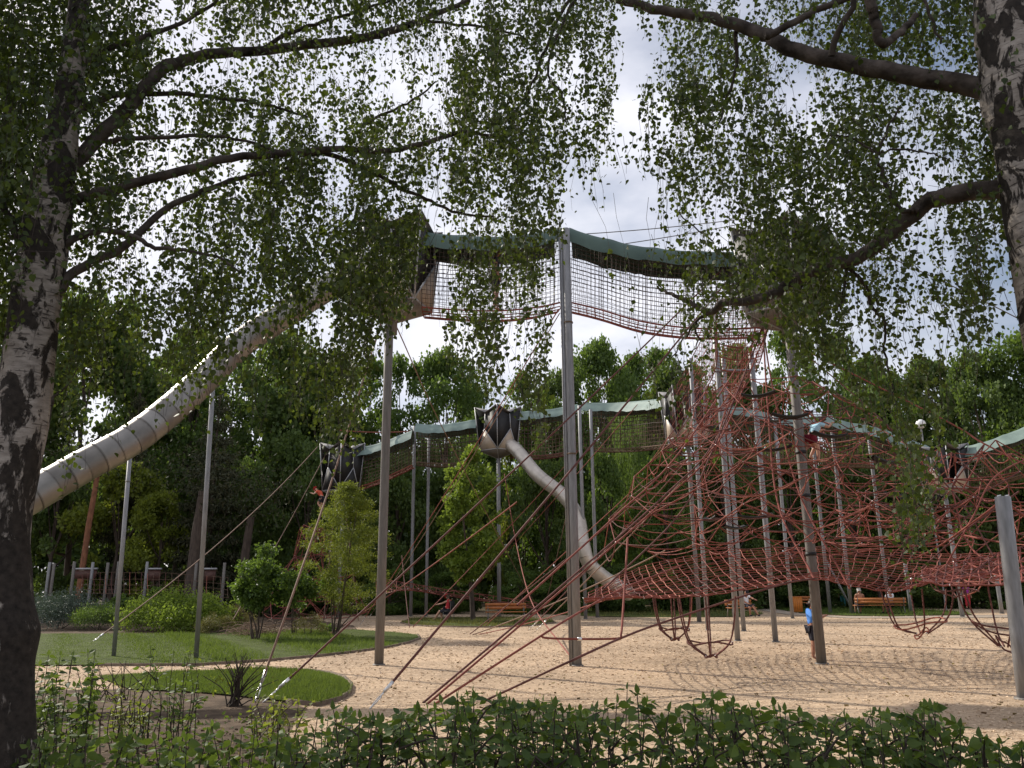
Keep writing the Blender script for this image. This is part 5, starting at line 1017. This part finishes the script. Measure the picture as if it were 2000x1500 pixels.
def leaf_shrub(label, px0, px1, ytop0, ytop1, D0, D1, n, lsize, m=lf_hedge, parts=0, spacing=.05, spread=.1, lo=.3):
    st = []; c = xg((px0+px1)/2, (D0+D1)/2)
    for k in range(n):
        px = rng.uniform(px0, px1); D = rng.uniform(D0, D1); t = at(px, rng.uniform(ytop0, ytop1), D); b_ = np.array([t[0]*.85+c[0]*.15+rng.normal(0, spread*.5), D, 0]); q = spline([b_, b_*.5+t*.5+np.array([rng.normal(0, .04), 0, 0]), t], 8); st.append(q)
        if rng.random() < .7:
            i = rng.integers(3, 7); e = q[i]+np.array([rng.normal(0, spread), rng.normal(0, spread), rng.uniform(0, .15)]); st.append(spline([q[i], q[i]*.5+e*.5+[0, 0, .02], e], 5))
    root = thing('shrub', label, 'shrub', tuple(c), group='loose shrubs in the foreground bed'); leafy(root, st, lsize, m, parts=parts, spacing=spacing, lo=lo); return root
leaf_shrub('pale leafy shrub right beside the left birch trunk', 62, 190, 1272, 1390, 7.0, 8.6, 30, .075, parts=120, lo=.25)
leaf_shrub('thin upright shrub left of the bare stemmed shrub', 290, 410, 1268, 1350, 8.2, 9.6, 18, .06, parts=80, spacing=.07, lo=.2)
leaf_shrub('low yellowish weed on the bare soil', 210, 290, 1330, 1400, 8.5, 9.5, 22, .05, lf_yel, parts=60)
leaf_shrub('dark low shrub at the lower left corner', 40, 260, 1432, 1500, 4.6, 6.2, 20, .075, parts=200)
leaf_shrub('dark low shrub in the middle of the lower left bed', 230, 440, 1425, 1500, 4.8, 6.4, 20, .075, parts=200)
leaf_shrub('dark low shrub where the left bed meets the hedge', 400, 610, 1412, 1490, 4.6, 6.2, 28, .072, parts=200)
leaf_shrub('small leafy weed under the bare stemmed shrub', 480, 600, 1345, 1400, 8.0, 9.6, 18, .055, lf_yel, parts=60)
b_ = gp(458, 1380); root = thing('shrub', 'bare stemmed shrub with upright dark twigs before the lawn tongue', 'shrub', tuple(b_))
for k in range(34):
    a = rng.normal(0, .5); t = np.array([math.sin(a)*.62, rng.normal(0, .18), .62*math.cos(a)*rng.uniform(.6, 1.1)+.06]); MB().tube(spline([np.array([rng.normal(0, .05), rng.normal(0, .05), -.02]), t*.5+[-.06*np.sign(a), 0, .02], t], 6), np.linspace(.011, .005, 6), 5).build('stem', m_twig, root, True)
MB().tube([(0, 0, -.05), (.02, 0, .2), (.03, 0, .36)], [.06, .045, .02], 8).build('stump', m_trunk, root, True)
P = np.column_stack([rng.normal(0, .35, 90), rng.normal(0, .2, 90), rng.uniform(.1, .6, 90)]); leaf_obj('foliage', P, rng.normal(size=(90, 3))-[0, 0, .3], .05, T_OVATE, lf_yel, root)
st = []
b0 = gp(225, 1368)
for k in range(16): t = b0+np.array([rng.normal(0, .35), rng.normal(0, .1), rng.uniform(.3, .62)]); st.append(spline([b0+np.array([rng.normal(0, .2), 0, 0]), t], 5))
root = thing('shrub', 'cut back shrub of thin bare stems near the pale shrub', 'shrub', tuple(b0))
for q in st: MB().tube(q-b0, np.linspace(.009, .004, len(q)), 5).build('stem', m_twig, root, True)
# ground weeds on the beds
n = 2600; xx = rng.uniform(-6, 7, n); yy = rng.uniform(6.0, 10.8, n); ok = inpoly(xx, yy, soil2); xx, yy = xx[ok], yy[ok]; n = len(xx)
tag(leaf_obj('ground_cover', np.column_stack([xx, yy, rng.uniform(.01, .07, n)]), rng.normal(size=(n, 3))*[1, 1, .4]+[0, 0, .3], .035+.03*rng.random(n), T_OVATE, lf_hedge), 'sparse low weeds on the brown foreground soil', 'weeds')
n = 9000; xx = rng.uniform(-9, 9, n); yy = rng.uniform(3.5, 11, n); ok = inpoly(xx, yy, soil2); xx, yy = xx[ok], yy[ok]; n = len(xx)
tag(leaf_obj('leaf_litter', np.column_stack([xx, yy, rng.uniform(.01, .02, n)]), rng.normal(size=(n, 3))*[1, 1, .15], .02+.03*rng.random(n), T_CHIP, tintmat('dead_leaf', (.05, .032, .02), (.22, .15, .09))), 'brown dead leaves lying on the foreground soil', 'leaf litter')
